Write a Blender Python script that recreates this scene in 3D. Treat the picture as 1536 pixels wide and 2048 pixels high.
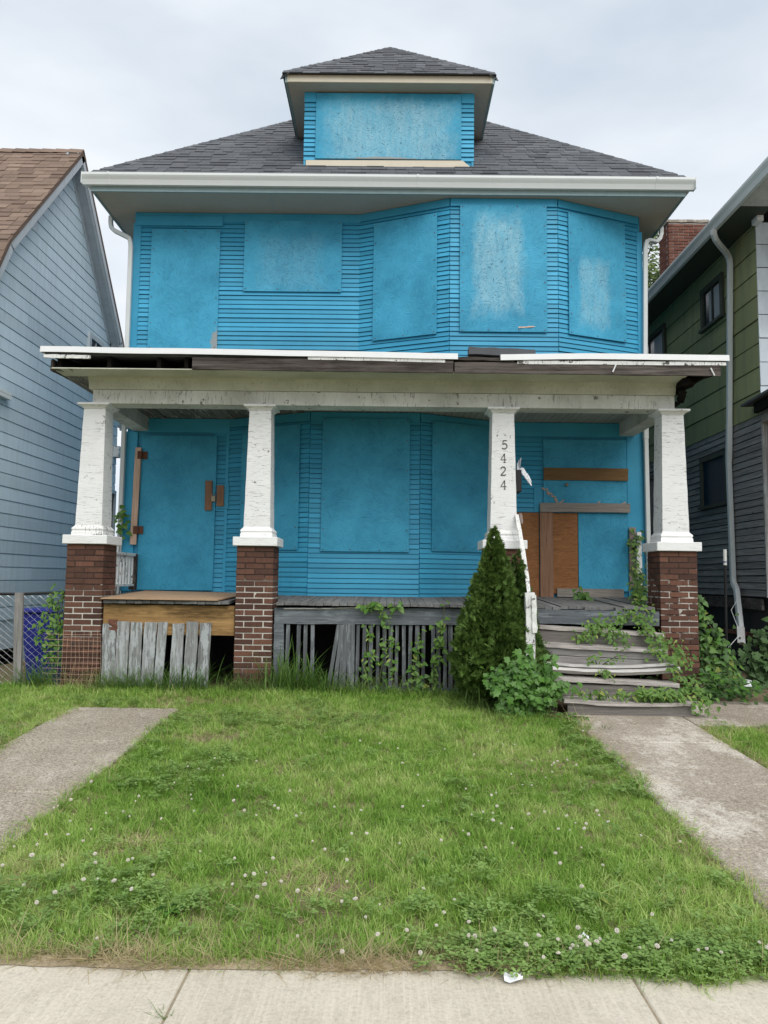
import bpy, bmesh, math, random
import numpy as np
from mathutils import Vector, Matrix
random.seed(7); RNG = np.random.default_rng(11)
SC = bpy.context.scene
COL = SC.collection
for o in list(bpy.data.objects): bpy.data.objects.remove(o)

# ------------------------------------------------------------------ camera
def look(yaw, pitch, roll, pos):
    f = Vector((-math.sin(yaw)*math.cos(pitch), math.cos(yaw)*math.cos(pitch), math.sin(pitch)))
    r0 = Vector((math.cos(yaw), math.sin(yaw), 0)); u0 = r0.cross(f)
    r = math.cos(roll)*r0 + math.sin(roll)*u0; u = -math.sin(roll)*r0 + math.cos(roll)*u0
    m = Matrix((r, u, -f)).transposed().to_4x4(); m.translation = pos
    return m
cd = bpy.data.cameras.new('camera'); cam = bpy.data.objects.new('camera', cd); COL.objects.link(cam)
cd.lens = 36*1530/2048; cd.sensor_width = 36; cd.clip_start = .05; cd.clip_end = 500
cam.matrix_world = look(.0065, math.atan(133/1530), .0125, Vector((0, 0, 1.6)))
SC.camera = cam

# ------------------------------------------------------------------ sky, sun, exposure
SUN = Vector((.28, -.62, .80)).normalized()
W = bpy.data.worlds.new('World'); SC.world = W; W.use_nodes = True
nt = W.node_tree; nt.nodes.clear()
def wn(t): return nt.nodes.new(t)
sky = wn('ShaderNodeTexSky'); sky.sky_type = 'NISHITA'; sky.sun_disc = False
sky.sun_elevation = math.asin(SUN.z); sky.sun_rotation = math.atan2(SUN.x, SUN.y)
tc = wn('ShaderNodeTexCoord'); mp = wn('ShaderNodeMapping'); mp.inputs['Scale'].default_value = (1.0, 1.0, 2.6)
nz = wn('ShaderNodeTexNoise'); nz.inputs['Scale'].default_value = 1.7; nz.inputs['Detail'].default_value = 5; nz.inputs['Roughness'].default_value = .5
nt.links.new(tc.outputs['Generated'], mp.inputs['Vector']); nt.links.new(mp.outputs['Vector'], nz.inputs['Vector'])
cr = wn('ShaderNodeValToRGB'); e = cr.color_ramp.elements
e[0].position = .36; e[0].color = (5.1, 5.8, 6.6, 1); e[1].position = .60; e[1].color = (7.6, 7.95, 8.35, 1)
nt.links.new(nz.outputs['Fac'], cr.inputs['Fac'])
mx = wn('ShaderNodeMix'); mx.data_type = 'RGBA'; mx.inputs['Factor'].default_value = .94
nt.links.new(sky.outputs['Color'], mx.inputs['A']); nt.links.new(cr.outputs['Color'], mx.inputs['B'])
bg = wn('ShaderNodeBackground'); bg.inputs['Strength'].default_value = .073
nt.links.new(mx.outputs['Result'], bg.inputs['Color'])
wo = wn('ShaderNodeOutputWorld'); nt.links.new(bg.outputs['Background'], wo.inputs['Surface'])
sd = bpy.data.lights.new('sun', 'SUN'); sd.energy = 1.5; sd.angle = math.radians(50); sd.color = (1, .97, .92)
so = bpy.data.objects.new('sun', sd); COL.objects.link(so); so.rotation_euler = SUN.to_track_quat('Z', 'Y').to_euler(); so.location = (3, -8, 14)
SC.view_settings.view_transform = 'Standard'; SC.view_settings.look = 'None'
SC.view_settings.exposure = .80; SC.view_settings.gamma = 1; SC.view_settings.use_curve_mapping = False
SC.render.engine = 'CYCLES'; SC.cycles.max_bounces = 7; SC.cycles.diffuse_bounces = 4

# ------------------------------------------------------------------ node helpers
class M:
    def __init__(s, name, rough=.8, spec=.3):
        s.m = bpy.data.materials.new(name); s.m.use_nodes = True; s.t = s.m.node_tree
        s.b = s.t.nodes['Principled BSDF']; s.b.inputs['Roughness'].default_value = rough
        s.b.inputs['Specular IOR Level'].default_value = spec
        s._pos = s._rnd = None
    def n(s, t, **kw):
        q = s.t.nodes.new(t)
        for k, v in kw.items(): setattr(q, k, v)
        return q
    def put(s, sock, v):
        if isinstance(v, bpy.types.NodeSocket): s.t.links.new(v, sock)
        elif isinstance(v, (tuple, list)): sock.default_value = (*v, 1) if len(v) == 3 and sock.type == 'RGBA' else v
        else: sock.default_value = v
    def pos(s):
        if s._pos is None: s._pos = s.n('ShaderNodeNewGeometry').outputs['Position']
        return s._pos
    def rnd(s):
        if s._rnd is None: s._rnd = s.n('ShaderNodeObjectInfo').outputs['Random']
        return s._rnd
    def math(s, op, a, b=0., c=0., clamp=False):
        q = s.n('ShaderNodeMath', operation=op, use_clamp=clamp)
        s.put(q.inputs[0], a); s.put(q.inputs[1], b); s.put(q.inputs[2], c); return q.outputs[0]
    def vmul(s, v, k):
        q = s.n('ShaderNodeVectorMath', operation='MULTIPLY'); s.put(q.inputs[0], v); s.put(q.inputs[1], k); return q.outputs[0]
    def vadd(s, v, k):
        q = s.n('ShaderNodeVectorMath', operation='ADD'); s.put(q.inputs[0], v); s.put(q.inputs[1], k); return q.outputs[0]
    def shifted(s):   # position moved by a per-object amount, so that alike pieces differ
        q = s.n('ShaderNodeCombineXYZ'); r = s.math('MULTIPLY', s.rnd(), 37.)
        s.put(q.inputs[0], r); s.put(q.inputs[1], s.math('MULTIPLY', s.rnd(), 91.)); s.put(q.inputs[2], s.math('MULTIPLY', s.rnd(), 53.))
        return s.vadd(s.pos(), q.outputs[0])
    def noise(s, sc, v=None, k=None, d=4, r=.6, dist=0.):
        v = v if v is not None else s.pos()
        if k: v = s.vmul(v, k)
        q = s.n('ShaderNodeTexNoise'); s.put(q.inputs['Vector'], v)
        q.inputs['Scale'].default_value = sc; q.inputs['Detail'].default_value = d
        q.inputs['Roughness'].default_value = r; q.inputs['Distortion'].default_value = dist
        return q.outputs['Fac']
    def ramp(s, f, *st):
        q = s.n('ShaderNodeValToRGB'); el = q.color_ramp.elements
        while len(el) < len(st): el.new(.5)
        for e_, (p, c) in zip(el, st):
            e_.position = p; e_.color = (c, c, c, 1) if not isinstance(c, (tuple, list)) else (*c, 1)
        s.put(q.inputs['Fac'], f); return q.outputs['Color']
    def step(s, f, lo, hi):
        q = s.n('ShaderNodeMapRange', clamp=True); s.put(q.inputs[0], f); q.inputs[1].default_value = lo; q.inputs[2].default_value = hi
        q.inputs[3].default_value = 0; q.inputs[4].default_value = 1; return q.outputs[0]
    def mix(s, f, a, b, mode='MIX'):
        q = s.n('ShaderNodeMix', data_type='RGBA', blend_type=mode)
        s.put(q.inputs['Factor'], f); s.put(q.inputs['A'], a); s.put(q.inputs['B'], b); return q.outputs['Result']
    def val(s, c, f):   # multiply a colour by a value
        q = s.n('ShaderNodeHueSaturation'); s.put(q.inputs['Color'], c); s.put(q.inputs['Value'], f); return q.outputs['Color']
    def col(s, c): s.put(s.b.inputs['Base Color'], c); return s
    def bump(s, h, st=.3, d=.01):
        q = s.n('ShaderNodeBump'); q.inputs['Strength'].default_value = st; q.inputs['Distance'].default_value = d
        s.put(q.inputs['Height'], h); s.t.links.new(q.outputs[0], s.b.inputs['Normal']); return s
    def sep(s, v):
        q = s.n('ShaderNodeSeparateXYZ'); s.put(q.inputs[0], v); return q.outputs
    def translucent(s, c, f=.3):
        tr = s.n('ShaderNodeBsdfTranslucent'); s.put(tr.inputs['Color'], c)
        mx_ = s.n('ShaderNodeMixShader'); mx_.inputs[0].default_value = f
        s.t.links.new(s.b.outputs[0], mx_.inputs[1]); s.t.links.new(tr.outputs[0], mx_.inputs[2])
        s.t.links.new(mx_.outputs[0], s.t.nodes['Material Output'].inputs[0]); return s

BLUE = (.036, .310, .505); BLUE2 = (.060, .372, .568)
def osb(name, patch=None, orient=0., tone=1.0, bare=None, amt=.78):
    """painted oriented-strand board; patch = (x0, x1, z0, z1) where the paint has worn thin; bare = (x, z, radius) of bare wood"""
    s = M(name, .62, .3)
    p = s.pos()
    def strands(cell, k, seed, ang):
        vz = s.n('ShaderNodeTexVoronoi', feature='F1'); s.put(vz.inputs['Vector'], s.vadd(p, (seed, seed*.7, seed*1.3))); vz.inputs['Scale'].default_value = cell
        rot = s.n('ShaderNodeVectorRotate', rotation_type='Y_AXIS'); s.put(rot.inputs['Vector'], p)
        s.put(rot.inputs['Angle'], s.math('MULTIPLY_ADD', s.sep(vz.outputs['Color'])[0], ang*2, orient - ang))
        return s.noise(1.0, rot.outputs[0], k, d=3, r=.55)
    st = strands(10, (9, 9, 62), 0., 1.25); sc_ = strands(17, (15, 15, 130), 3.1, 1.5)
    big = s.noise(1.6, p, d=5, r=.62); mid = s.noise(6, p, d=4)
    c = s.mix(s.step(big, .33, .7), tuple(a*.80*tone for a in BLUE), tuple(a*1.10*tone for a in BLUE2))
    c = s.mix(s.math('MULTIPLY', s.step(st, .48, .68), .34), c, (.075, .40, .55))
    c = s.mix(s.math('MULTIPLY', s.step(st, .42, .30), .38), c, (.012, .14, .24))
    scratch = s.math('MULTIPLY', s.step(sc_, .315, .27), s.step(mid, .42, .62))
    c = s.mix(s.math('MULTIPLY', scratch, .75), c, (.006, .05, .085))
    if patch:
        x0, x1, z0, z1 = patch; x, y, z = s.sep(p)
        wob = s.math('MULTIPLY_ADD', s.noise(4.5, p, (1, 1, .7), d=6, r=.75), 1.3, -.65)
        ex = s.math('SUBTRACT', 1, s.math('DIVIDE', s.math('ABSOLUTE', s.math('SUBTRACT', x, (x0+x1)/2)), (x1-x0)/2))
        ez = s.math('SUBTRACT', 1, s.math('DIVIDE', s.math('ABSOLUTE', s.math('SUBTRACT', z, (z0+z1)/2)), (z1-z0)/2))
        mk = s.step(s.math('ADD', s.math('MULTIPLY', s.math('MINIMUM', ex, ez), 1.5), wob), .0, .5)
        brush = s.step(s.noise(1., p, (16, 16, 3), d=4), .32, .64)
        mk = s.math('MULTIPLY', s.math('MULTIPLY', mk, s.math('MULTIPLY_ADD', brush, .5, .5)), s.math('MULTIPLY_ADD', s.step(st, .36, .6), .35, .65), clamp=True)
        c = s.mix(s.math('MULTIPLY', mk, amt), c, (.30, .53, .62))
        c = s.mix(s.math('MULTIPLY', s.math('MULTIPLY', s.step(mk, .15, .4), s.step(sc_, .40, .35)), .85), c, (.012, .075, .12))
    if bare:
        x, y, z = s.sep(p); dx = s.math('DIVIDE', s.math('SUBTRACT', x, bare[0]), bare[2]); dz_ = s.math('DIVIDE', s.math('SUBTRACT', z, bare[1]), bare[3])
        d2 = s.math('ADD', s.math('MULTIPLY', dx, dx), s.math('MULTIPLY', dz_, dz_))
        bm__ = s.step(s.math('ADD', s.math('SUBTRACT', 1., d2), s.math('MULTIPLY_ADD', s.noise(9, p, d=6, r=.75), 2.2, -1.1)), .2, .5)
        c = s.mix(s.math('MULTIPLY', bm__, .75), c, (.36, .31, .25))
    stain = s.step(s.noise(1.3, p, (1, 1, .5), d=6, r=.7), .60, .72)
    c = s.mix(s.math('MULTIPLY', stain, .14), c, (.16, .24, .24))
    s.col(c); s.bump(s.math('ADD', st, s.math('MULTIPLY', s.step(sc_, .27, .36), .5)), .5, .012)
    return s.m
def painted_blue():
    s = M('blue_house_paint', .55, .35); p = s.shifted()
    v = s.noise(1.4, s.pos(), d=5); g = s.noise(1., p, (3, 3, 60), d=3)
    c = s.mix(s.step(v, .3, .7), (.032, .292, .480), (.052, .362, .562))
    c = s.val(c, s.math('MULTIPLY_ADD', s.rnd(), .28, .86))
    c = s.mix(s.math('MULTIPLY', s.step(s.noise(7, p, d=6, r=.75), .62, .74), .35), c, (.02, .13, .2))
    c = s.mix(s.math('MULTIPLY', s.step(s.noise(1., s.pos(), (13, 13, .9), d=5, r=.7), .55, .72), .22), c, (.05, .20, .27))
    chip = s.step(s.noise(22, p, (1, 1, 2.2), d=5, r=.8), .73, .76)
    c = s.mix(s.math('MULTIPLY', chip, .8), c, (.10, .14, .15))
    s.col(c); s.bump(g, .25, .004); return s.m
def white_paint(name, base=(.78, .78, .76), axis='z', crack=.5, wear=.35, grime=(.34, .33, .27), g_amt=.2, worn=(.26, .24, .22)):
    """old paint, cracked and peeling to grey wood; axis = direction across the cracks"""
    s = M(name, .68, .25); p = s.shifted()
    k = {'z': (9, 9, 95), 'x': (60, 60, 6), 'y': (60, 9, 60)}[axis]
    cr_ = s.noise(1., p, k, d=4, r=.6, dist=.8); flake = s.noise(9, p, d=7, r=.74)
    big = s.noise(1.7, p, d=5)
    c = s.mix(s.math('MULTIPLY', s.step(big, .38, .72), g_amt), base, grime)
    lines = s.math('MULTIPLY', s.step(cr_, .43, .35), s.step(s.noise(2.6, p, d=4), .36, .55))
    c = s.mix(s.math('MULTIPLY', lines, crack), c, (.20, .19, .18))
    pe = s.step(flake, .70 - wear*.12, .715 - wear*.12)
    c = s.mix(pe, c, s.mix(s.noise(1., p, (18, 18, 3), d=3), worn, tuple(a*.5 for a in worn)))
    dots = s.step(s.noise(48, p, d=3), .74, .77); c = s.mix(s.math('MULTIPLY', dots, .7), c, (.08, .07, .06))
    s.col(c); s.bump(s.math('SUBTRACT', s.math('MULTIPLY', s.step(cr_, .33, .5), .6), pe), .5, .006); return s.m
def wood(name, a, b, axis='x', sc=1., paint=None, p_amt=.3, rough=.85, knots=True, stain=0.):
    s = M(name, rough, .2); p = s.shifted()
    lo, hi = 1.6*sc, 46*sc
    k = {'x': (lo, hi, hi), 'y': (hi, lo, hi), 'z': (hi, hi, lo)}[axis]
    g = s.noise(1., p, k, d=5, r=.62, dist=.9); g2 = s.noise(1., p, tuple(q*3.1 for q in k), d=3)
    c = s.mix(s.step(g, .28, .74), a, b)
    c = s.val(c, s.math('MULTIPLY_ADD', s.rnd(), .36, .82))
    c = s.mix(s.math('MULTIPLY', s.step(g2, .42, .30), .6), c, tuple(q*.25 for q in a))
    if knots:
        kn = s.step(s.noise(4.2, p, d=2), .74, .80); c = s.mix(s.math('MULTIPLY', kn, .75), c, tuple(q*.22 for q in a))
    if stain:
        sn = s.step(s.noise(3.2, p, {'x': (.5, 2, 2.4), 'y': (2, .5, 2), 'z': (2, 2, .5)}[axis], d=7, r=.72), .47, .66)
        c = s.mix(s.math('MULTIPLY', sn, stain), c, tuple(q*.22 for q in a))
    if paint:
        pk = s.step(s.math('ADD', s.noise(5, p, {'x': (.6, 3, 3), 'y': (3, .6, 3), 'z': (3, 3, .6)}[axis], d=7, r=.75), s.math('MULTIPLY_ADD', g, .3, -.15)), .66 - p_amt*.4, .68 - p_amt*.4)
        c = s.mix(s.math('MULTIPLY', pk, .85), c, paint)
    s.col(c); s.bump(s.math('ADD', g, s.math('MULTIPLY', g2, .5)), .45, .006); return s.m
def plywood(name, a, b, axis='x'):
    s = M(name, .7, .25); p = s.shifted()
    k = (.9, 9, 9) if axis == 'x' else (9, 9, .9)
    w = s.noise(2.0, p, k, d=5, r=.55, dist=1.6)
    rings = s.math('FRACT', s.math('MULTIPLY', w, 9.))
    c = s.mix(s.ramp(rings, (.0, .1), (.45, .9), (.8, .3), (1., .1)), a, b)
    c = s.mix(s.math('MULTIPLY', s.step(s.noise(1., p, (70, 70, 4) if axis != 'x' else (4, 70, 70), d=3), .42, .3), .6), c, tuple(q*.35 for q in a))
    c = s.mix(s.math('MULTIPLY', s.step(s.noise(2.4, p, d=5), .52, .75), .45), c, tuple(q*.5 for q in a))
    s.col(c); s.bump(w, .2, .004); return s.m
def brick_mat(name, a, b, speck=(.45, .43, .40)):
    s = M(name, .9, .15); p = s.shifted()
    c = s.mix(s.rnd(), a, b); c = s.mix(s.math('MULTIPLY', s.noise(26, p, (1, 1, .35), d=4), .6), c, tuple(q*.45 for q in a))
    wire = s.noise(1., p, (150, 150, 10), d=2)
    c = s.mix(s.math('MULTIPLY', s.step(wire, .45, .3), .5), c, tuple(q*.4 for q in a))
    c = s.mix(s.math('MULTIPLY', s.step(s.noise(19, s.pos(), d=5, r=.75), .69, .73), .7), c, speck)
    s.col(c); s.bump(s.math('ADD', wire, s.noise(90, p, d=3)), .5, .004); return s.m
def mortar_mat(name, z0, z1, amt=1., white=(.62, .58, .52), dark=(.055, .038, .032)):
    s = M(name, .95, .1); p = s.pos(); z = s.sep(p)[2]
    band = s.math('MULTIPLY', s.step(z, z0-.14, z0+.06), s.step(z, z1+.08, z1-.06))
    nz_ = s.noise(5, p, d=4); mk = s.math('MULTIPLY', band, s.step(nz_, .62-.4*amt, .70-.4*amt))
    mk = s.math('MAXIMUM', mk, s.math('MULTIPLY', s.step(s.noise(3.1, p, (1, 1, 1.6), d=4), .66, .70), .6))
    c = s.mix(mk, dark, s.mix(s.noise(40, p, d=3), white, tuple(q*.7 for q in white)))
    s.col(c); s.bump(s.noise(70, p, d=3), .5, .004); return s.m
def shingle_mat(name, a, b, c3):
    s = M(name, .95, .15); p = s.pos()
    c = s.ramp(s.rnd(), (0., a), (.45, b), (.8, c3), (1., a)); c = s.val(c, s.math('MULTIPLY_ADD', s.noise(130, p, d=3, r=.8), 1.3, .35))
    c = s.val(c, s.math('MULTIPLY_ADD', s.noise(1.1, p, d=4), .6, .7))
    s.col(c); s.bump(s.noise(220, p, d=2), .6, .004); return s.m
def alu(name, c0, dirt=(.16, .18, .19), axis_dirt=(3, 14, 1.2), rough=.5, amt=.4):
    s = M(name, rough, .35); p = s.shifted()
    c = s.val(c0, s.math('MULTIPLY_ADD', s.rnd(), .16, .92))
    d = s.step(s.noise(1., s.pos(), axis_dirt, d=6, r=.7), .47, .72)
    c = s.mix(s.math('MULTIPLY', d, amt), c, dirt)
    c = s.mix(s.math('MULTIPLY', s.step(s.noise(14, p, d=6, r=.8), .66, .74), .25), c, tuple(q*.6 for q in c0))
    s.col(c); s.bump(s.noise(2.5, p, d=2), .12, .02); return s.m
def concrete(name, a, b, brush=None, patch=0., rough=1.):
    s = M(name, .93, .15); p = s.pos()
    big = s.noise(1.1, p, d=6, r=.62); fine = s.noise(62, p, d=5, r=.8); mid = s.noise(11, p, d=6, r=.75); agg = s.noise(30, p, d=4, r=.7)
    c = s.mix(s.step(big, .34, .68), a, b)
    c = s.mix(s.math('MULTIPLY', s.step(fine, .50, .38), .60*rough), c, tuple(q*.38 for q in a))
    c = s.mix(s.math('MULTIPLY', s.step(fine, .55, .66), .55*rough), c, tuple(min(.8, q*1.6) for q in b))
    c = s.mix(s.math('MULTIPLY', s.step(agg, .54, .64), .40*rough), c, tuple(q*.55 for q in a))
    c = s.mix(s.math('MULTIPLY', s.step(mid, .52, .68), .35), c, tuple(q*.60 for q in a))
    h = fine
    if brush:
        br = s.noise(1., p, brush, d=3, r=.7); c = s.mix(s.math('MULTIPLY', s.step(br, .48, .68), .30), c, tuple(min(1, q*1.25) for q in b)); h = s.math('ADD', fine, br)
    if patch:
        pk = s.step(s.math('ADD', s.noise(1.0, p, (1.7, .8, 1), d=7, r=.68), s.math('MULTIPLY_ADD', mid, .4, -.2)), .52, .62)
        c = s.mix(s.math('MULTIPLY', s.math('MULTIPLY', pk, patch), s.step(fine, .36, .52)), c, (.68, .63, .55))
    s.col(c); s.bump(h, .6, .007); return s.m
def plain(name, c, rough=.6, spec=.3, var=.15, sc=12, metal=0.):
    s = M(name, rough, spec); p = s.shifted(); v = s.noise(sc, p, d=5)
    s.col(s.val(c, s.math('MULTIPLY_ADD', v, 2*var, 1-var))); s.b.inputs['Metallic'].default_value = metal; s.bump(s.noise(sc*5, p, d=3), .15, .003); return s.m
def leaf_mat(name, dark, light, yellow=None, tr=.28, rough=.5, wn_=2.5):
    s = M(name, rough, .3)
    c = s.mix(s.rnd(), dark, light); n_ = s.noise(wn_, s.pos(), d=4)
    c = s.mix(s.step(n_, .35, .68), c, light)
    if yellow: c = s.mix(s.math('MULTIPLY', s.step(s.math('FRACT', s.math('MULTIPLY', s.rnd(), 7.31)), .86, .95), .8), c, yellow)
    c = s.val(c, s.math('MULTIPLY_ADD', s.noise(34, s.pos(), d=3), .8, .6))
    s.col(c); s.translucent(s.val(c, 1.15), tr); return s.m
def grass_mat(name, cols, tr=.3):
    s = M(name, .55, .25); r = s.rnd(); n_ = s.noise(.85, s.pos(), d=5, r=.6)
    f = s.math('MULTIPLY_ADD', r, .55, s.math('MULTIPLY_ADD', n_, 1.5, -.47), clamp=True)
    c = s.ramp(f, *cols); c = s.val(c, s.math('MULTIPLY_ADD', s.noise(60, s.pos(), d=2), .6, .7))
    s.col(c); s.translucent(s.val(c, 1.2), tr); return s.m

MAT = dict(
    blue=painted_blue(), osb=osb('osb_blue_plain'), osb_v=osb('osb_blue_vertical', None, 1.57), osb_vb=osb('osb_blue_bare_corner', None, 1.57, 1., (-2.52, 4.85, .11, .42)),
    osb_dorm=osb('osb_blue_dormer', (-1.05, .95, 7.45, 8.5), 0., 1., (-.15, 7.575, .55, .035)), osb_topmid=osb('osb_blue_upper_window', (-2.0, -.95, 5.7, 6.65), 0., 1., None, .22),
    osb_bay=osb('osb_blue_bay_front', (1.08, 1.86, 5.2, 6.75), .9), osb_bayl=osb('osb_blue_bay_side', None, 1.2), osb_bayr=osb('osb_blue_bay_right', (2.6, 3.14, 5.1, 6.2), .9, 1., None, .58),
    column=white_paint('white_column_paint', (.80, .80, .79), 'z', .68, .6, g_amt=.14), beam=white_paint('grubby_white_beam_paint', (.72, .72, .67), 'x', .9, .7, (.25, .25, .20), .55),
    cove=white_paint('mildewed_cove_paint', (.60, .60, .50), 'x', .45, .3, (.25, .255, .17), .5), capw=white_paint('white_cap_paint', (.82, .82, .81), 'z', .25, .15, g_amt=.12),
    peel=white_paint('peeling_rail_paint', (.76, .76, .74), 'x', .9, 1.0, worn=(.15, .14, .13)), ceil=white_paint('porch_ceiling_paint', (.40, .40, .37), 'y', .3, .1, (.26, .25, .22), .5),
    ceil_bad=wood('stained_ceiling_wood', (.10, .095, .085), (.27, .255, .23), 'y', 1., (.42, .42, .39), .25),
    trimw=plain('white_metal_edge', (.78, .79, .79), .45, .4, .08, 5), gutter=plain('white_gutter_paint', (.70, .73, .72), .4, .4, .06, 3),
    fascia=plain('grey_green_fascia_paint', (.25, .34, .35), .6), soffit=plain('taupe_soffit_board', (.47, .42, .355), .85, .2, .1, 3), caulk=plain('white_caulk', (.42, .42, .40), .7),
    cream=plain('cream_primed_board', (.66, .60, .48), .7, .25, .08, 6), downw=plain('white_downspout', (.62, .65, .64), .45, .4, .08, 3), downg=plain('grey_downspout', (.62, .65, .64), .45, .4, .10, 3),
    dark=plain('black_rotten_wood', (.012, .011, .010), .95, .1, .4, 20), darkplank=wood('dark_weathered_plank', (.030, .022, .018), (.15, .13, .118), 'x', .6, stain=.6),
    greyx=wood('grey_weathered_board', (.16, .15, .14), (.33, .315, .30), 'x', 1.), greyz=wood('grey_standing_board', (.15, .15, .145), (.34, .345, .34), 'z', 1., (.40, .425, .43), .36),
    greypaint=wood('grey_painted_board', (.085, .095, .105), (.15, .165, .18), 'x', .8, (.20, .22, .235), .30), greyslat=wood('grey_painted_slat', (.085, .09, .095), (.16, .17, .18), 'z', .8, (.21, .225, .24), .3),
    floor=wood('grey_porch_floor', (.10, .10, .10), (.23, .225, .215), 'y', 1., (.19, .205, .215), .2), stepw=wood('weathered_step', (.23, .205, .185), (.54, .50, .465), 'x', 1., stain=.35), stepd=wood('dark_step_riser', (.095, .085, .075), (.25, .23, .21), 'x', 1.),
    stepl=wood('pale_warped_step', (.38, .36, .34), (.62, .60, .57), 'x', 1., stain=.3),
    orange=wood('orange_new_plank', (.20, .112, .044), (.40, .25, .105), 'x', .55, stain=.75), ply=plywood('orange_plywood', (.20, .078, .026), (.36, .165, .062)), plyfloor=plywood('tan_plywood_sheet', (.36, .235, .14), (.47, .32, .20)),
    brownb=wood('brown_board', (.14, .078, .034), (.235, .14, .065), 'x', .7), brownv=wood('brown_upright', (.20, .105, .06), (.36, .21, .135), 'z', .7), tanv=wood('tan_hinge_board', (.50, .335, .24), (.66, .47, .36), 'z', .7), greyb=wood('grey_brown_board', (.20, .175, .15), (.34, .31, .275), 'x', .8), greyv=wood('grey_brown_stick', (.24, .19, .165), (.38, .31, .28), 'z', .8),
    rust=plain('rusty_iron', (.13, .055, .035), .8, .3, .4, 60), brass=plain('dull_lock_metal', (.30, .25, .17), .45, .5, .3, 50, .7), number=plain('dull_brass_numeral', (.13, .12, .105), .5, .5, .3, 60, .5),
    brick=brick_mat('red_brown_brick', (.085, .046, .036), (.215, .104, .072)), chim=brick_mat('orange_chimney_brick', (.17, .072, .052), (.30, .135, .095), (.3, .25, .22)),
    shg=shingle_mat('charcoal_shingle', (.105, .110, .119), (.140, .145, .156), (.083, .087, .095)), shb=shingle_mat('brown_shingle', (.215, .155, .120), (.155, .110, .087), (.265, .195, .152)),
    roofg=plain('charcoal_roof_felt', (.07, .072, .08), .95, .1), tar=plain('mineral_roll_roofing', (.085, .088, .095), .95, .15, .35, 90),
    alu=alu('pale_blue_aluminium', (.585, .70, .765), amt=.22), alul=alu('newer_aluminium', (.72, .79, .83)), alut=alu('grey_rake_trim', (.48, .52, .55), amt=.3), clap=wood('dark_bare_clapboard', (.145, .135, .128), (.40, .375, .36), 'y', .8),
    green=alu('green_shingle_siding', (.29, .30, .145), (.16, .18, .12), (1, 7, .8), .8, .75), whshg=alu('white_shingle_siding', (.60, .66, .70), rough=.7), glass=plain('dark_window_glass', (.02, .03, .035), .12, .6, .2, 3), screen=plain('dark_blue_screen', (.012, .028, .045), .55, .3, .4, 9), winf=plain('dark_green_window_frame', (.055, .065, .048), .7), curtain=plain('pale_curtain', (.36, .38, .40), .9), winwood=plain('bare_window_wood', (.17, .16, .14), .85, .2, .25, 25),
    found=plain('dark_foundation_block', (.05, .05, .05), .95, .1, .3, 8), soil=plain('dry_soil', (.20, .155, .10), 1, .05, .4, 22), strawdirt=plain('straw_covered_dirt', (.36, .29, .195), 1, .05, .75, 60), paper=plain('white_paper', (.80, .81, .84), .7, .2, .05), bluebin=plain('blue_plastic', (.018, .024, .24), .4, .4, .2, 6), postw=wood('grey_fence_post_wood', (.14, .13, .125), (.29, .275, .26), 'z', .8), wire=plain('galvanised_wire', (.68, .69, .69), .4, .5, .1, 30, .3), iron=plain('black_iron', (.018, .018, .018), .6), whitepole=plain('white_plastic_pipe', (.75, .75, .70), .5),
    walk=concrete('pale_sidewalk_concrete', (.53, .475, .385), (.65, .59, .49), (70, 2.2, 1), 0., .5), path=concrete('old_path_concrete', (.30, .255, .20), (.45, .395, .325), None, .75, 1.25), pathl=concrete('grey_path_concrete', (.295, .252, .195), (.43, .38, .305), None, .35, 1.5), crack=plain('joint_dirt', (.30, .25, .18), 1, .05, .4, 40),
    grass=grass_mat('lawn_grass', [(0., (.065, .155, .016)), (.25, (.155, .305, .038)), (.55, (.275, .440, .084)), (.8, (.42, .545, .165)), (1., (.53, .55, .24))]), dry=grass_mat('dry_grass', [(0., (.32, .25, .14)), (.5, (.48, .39, .23)), (1., (.30, .30, .13))], .2), weed=grass_mat('tall_weed_grass', [(0., (.055, .125, .022)), (.5, (.11, .21, .042)), (1., (.20, .29, .09))]),
    clover=leaf_mat('clover_leaf', (.135, .245, .055), (.235, .355, .10), None, .25), vine=leaf_mat('vine_leaf', (.065, .145, .025), (.15, .27, .055), (.30, .34, .08)), bush=leaf_mat('bush_leaf', (.035, .105, .016), (.095, .215, .034), None, .22, .38), darkbush=leaf_mat('shade_leaf', (.032, .075, .024), (.075, .145, .042)), tree=leaf_mat('tree_leaf', (.075, .125, .04), (.19, .26, .085)), arb=leaf_mat('conifer_spray', (.030, .072, .014), (.100, .170, .034), None, .12, .6, 9.), arbin=plain('conifer_shadow_twigs', (.022, .026, .010), 1, .05), stem=plain('green_brown_stem', (.09, .10, .045), .8), bark=plain('grey_bark', (.10, .085, .07), .95, .1, .4, 20), flower=plain('clover_blossom', (.70, .64, .57), .8, .2, .3, 110), deadleaf=plain('dead_leaf', (.22, .15, .08), .9))

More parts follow.
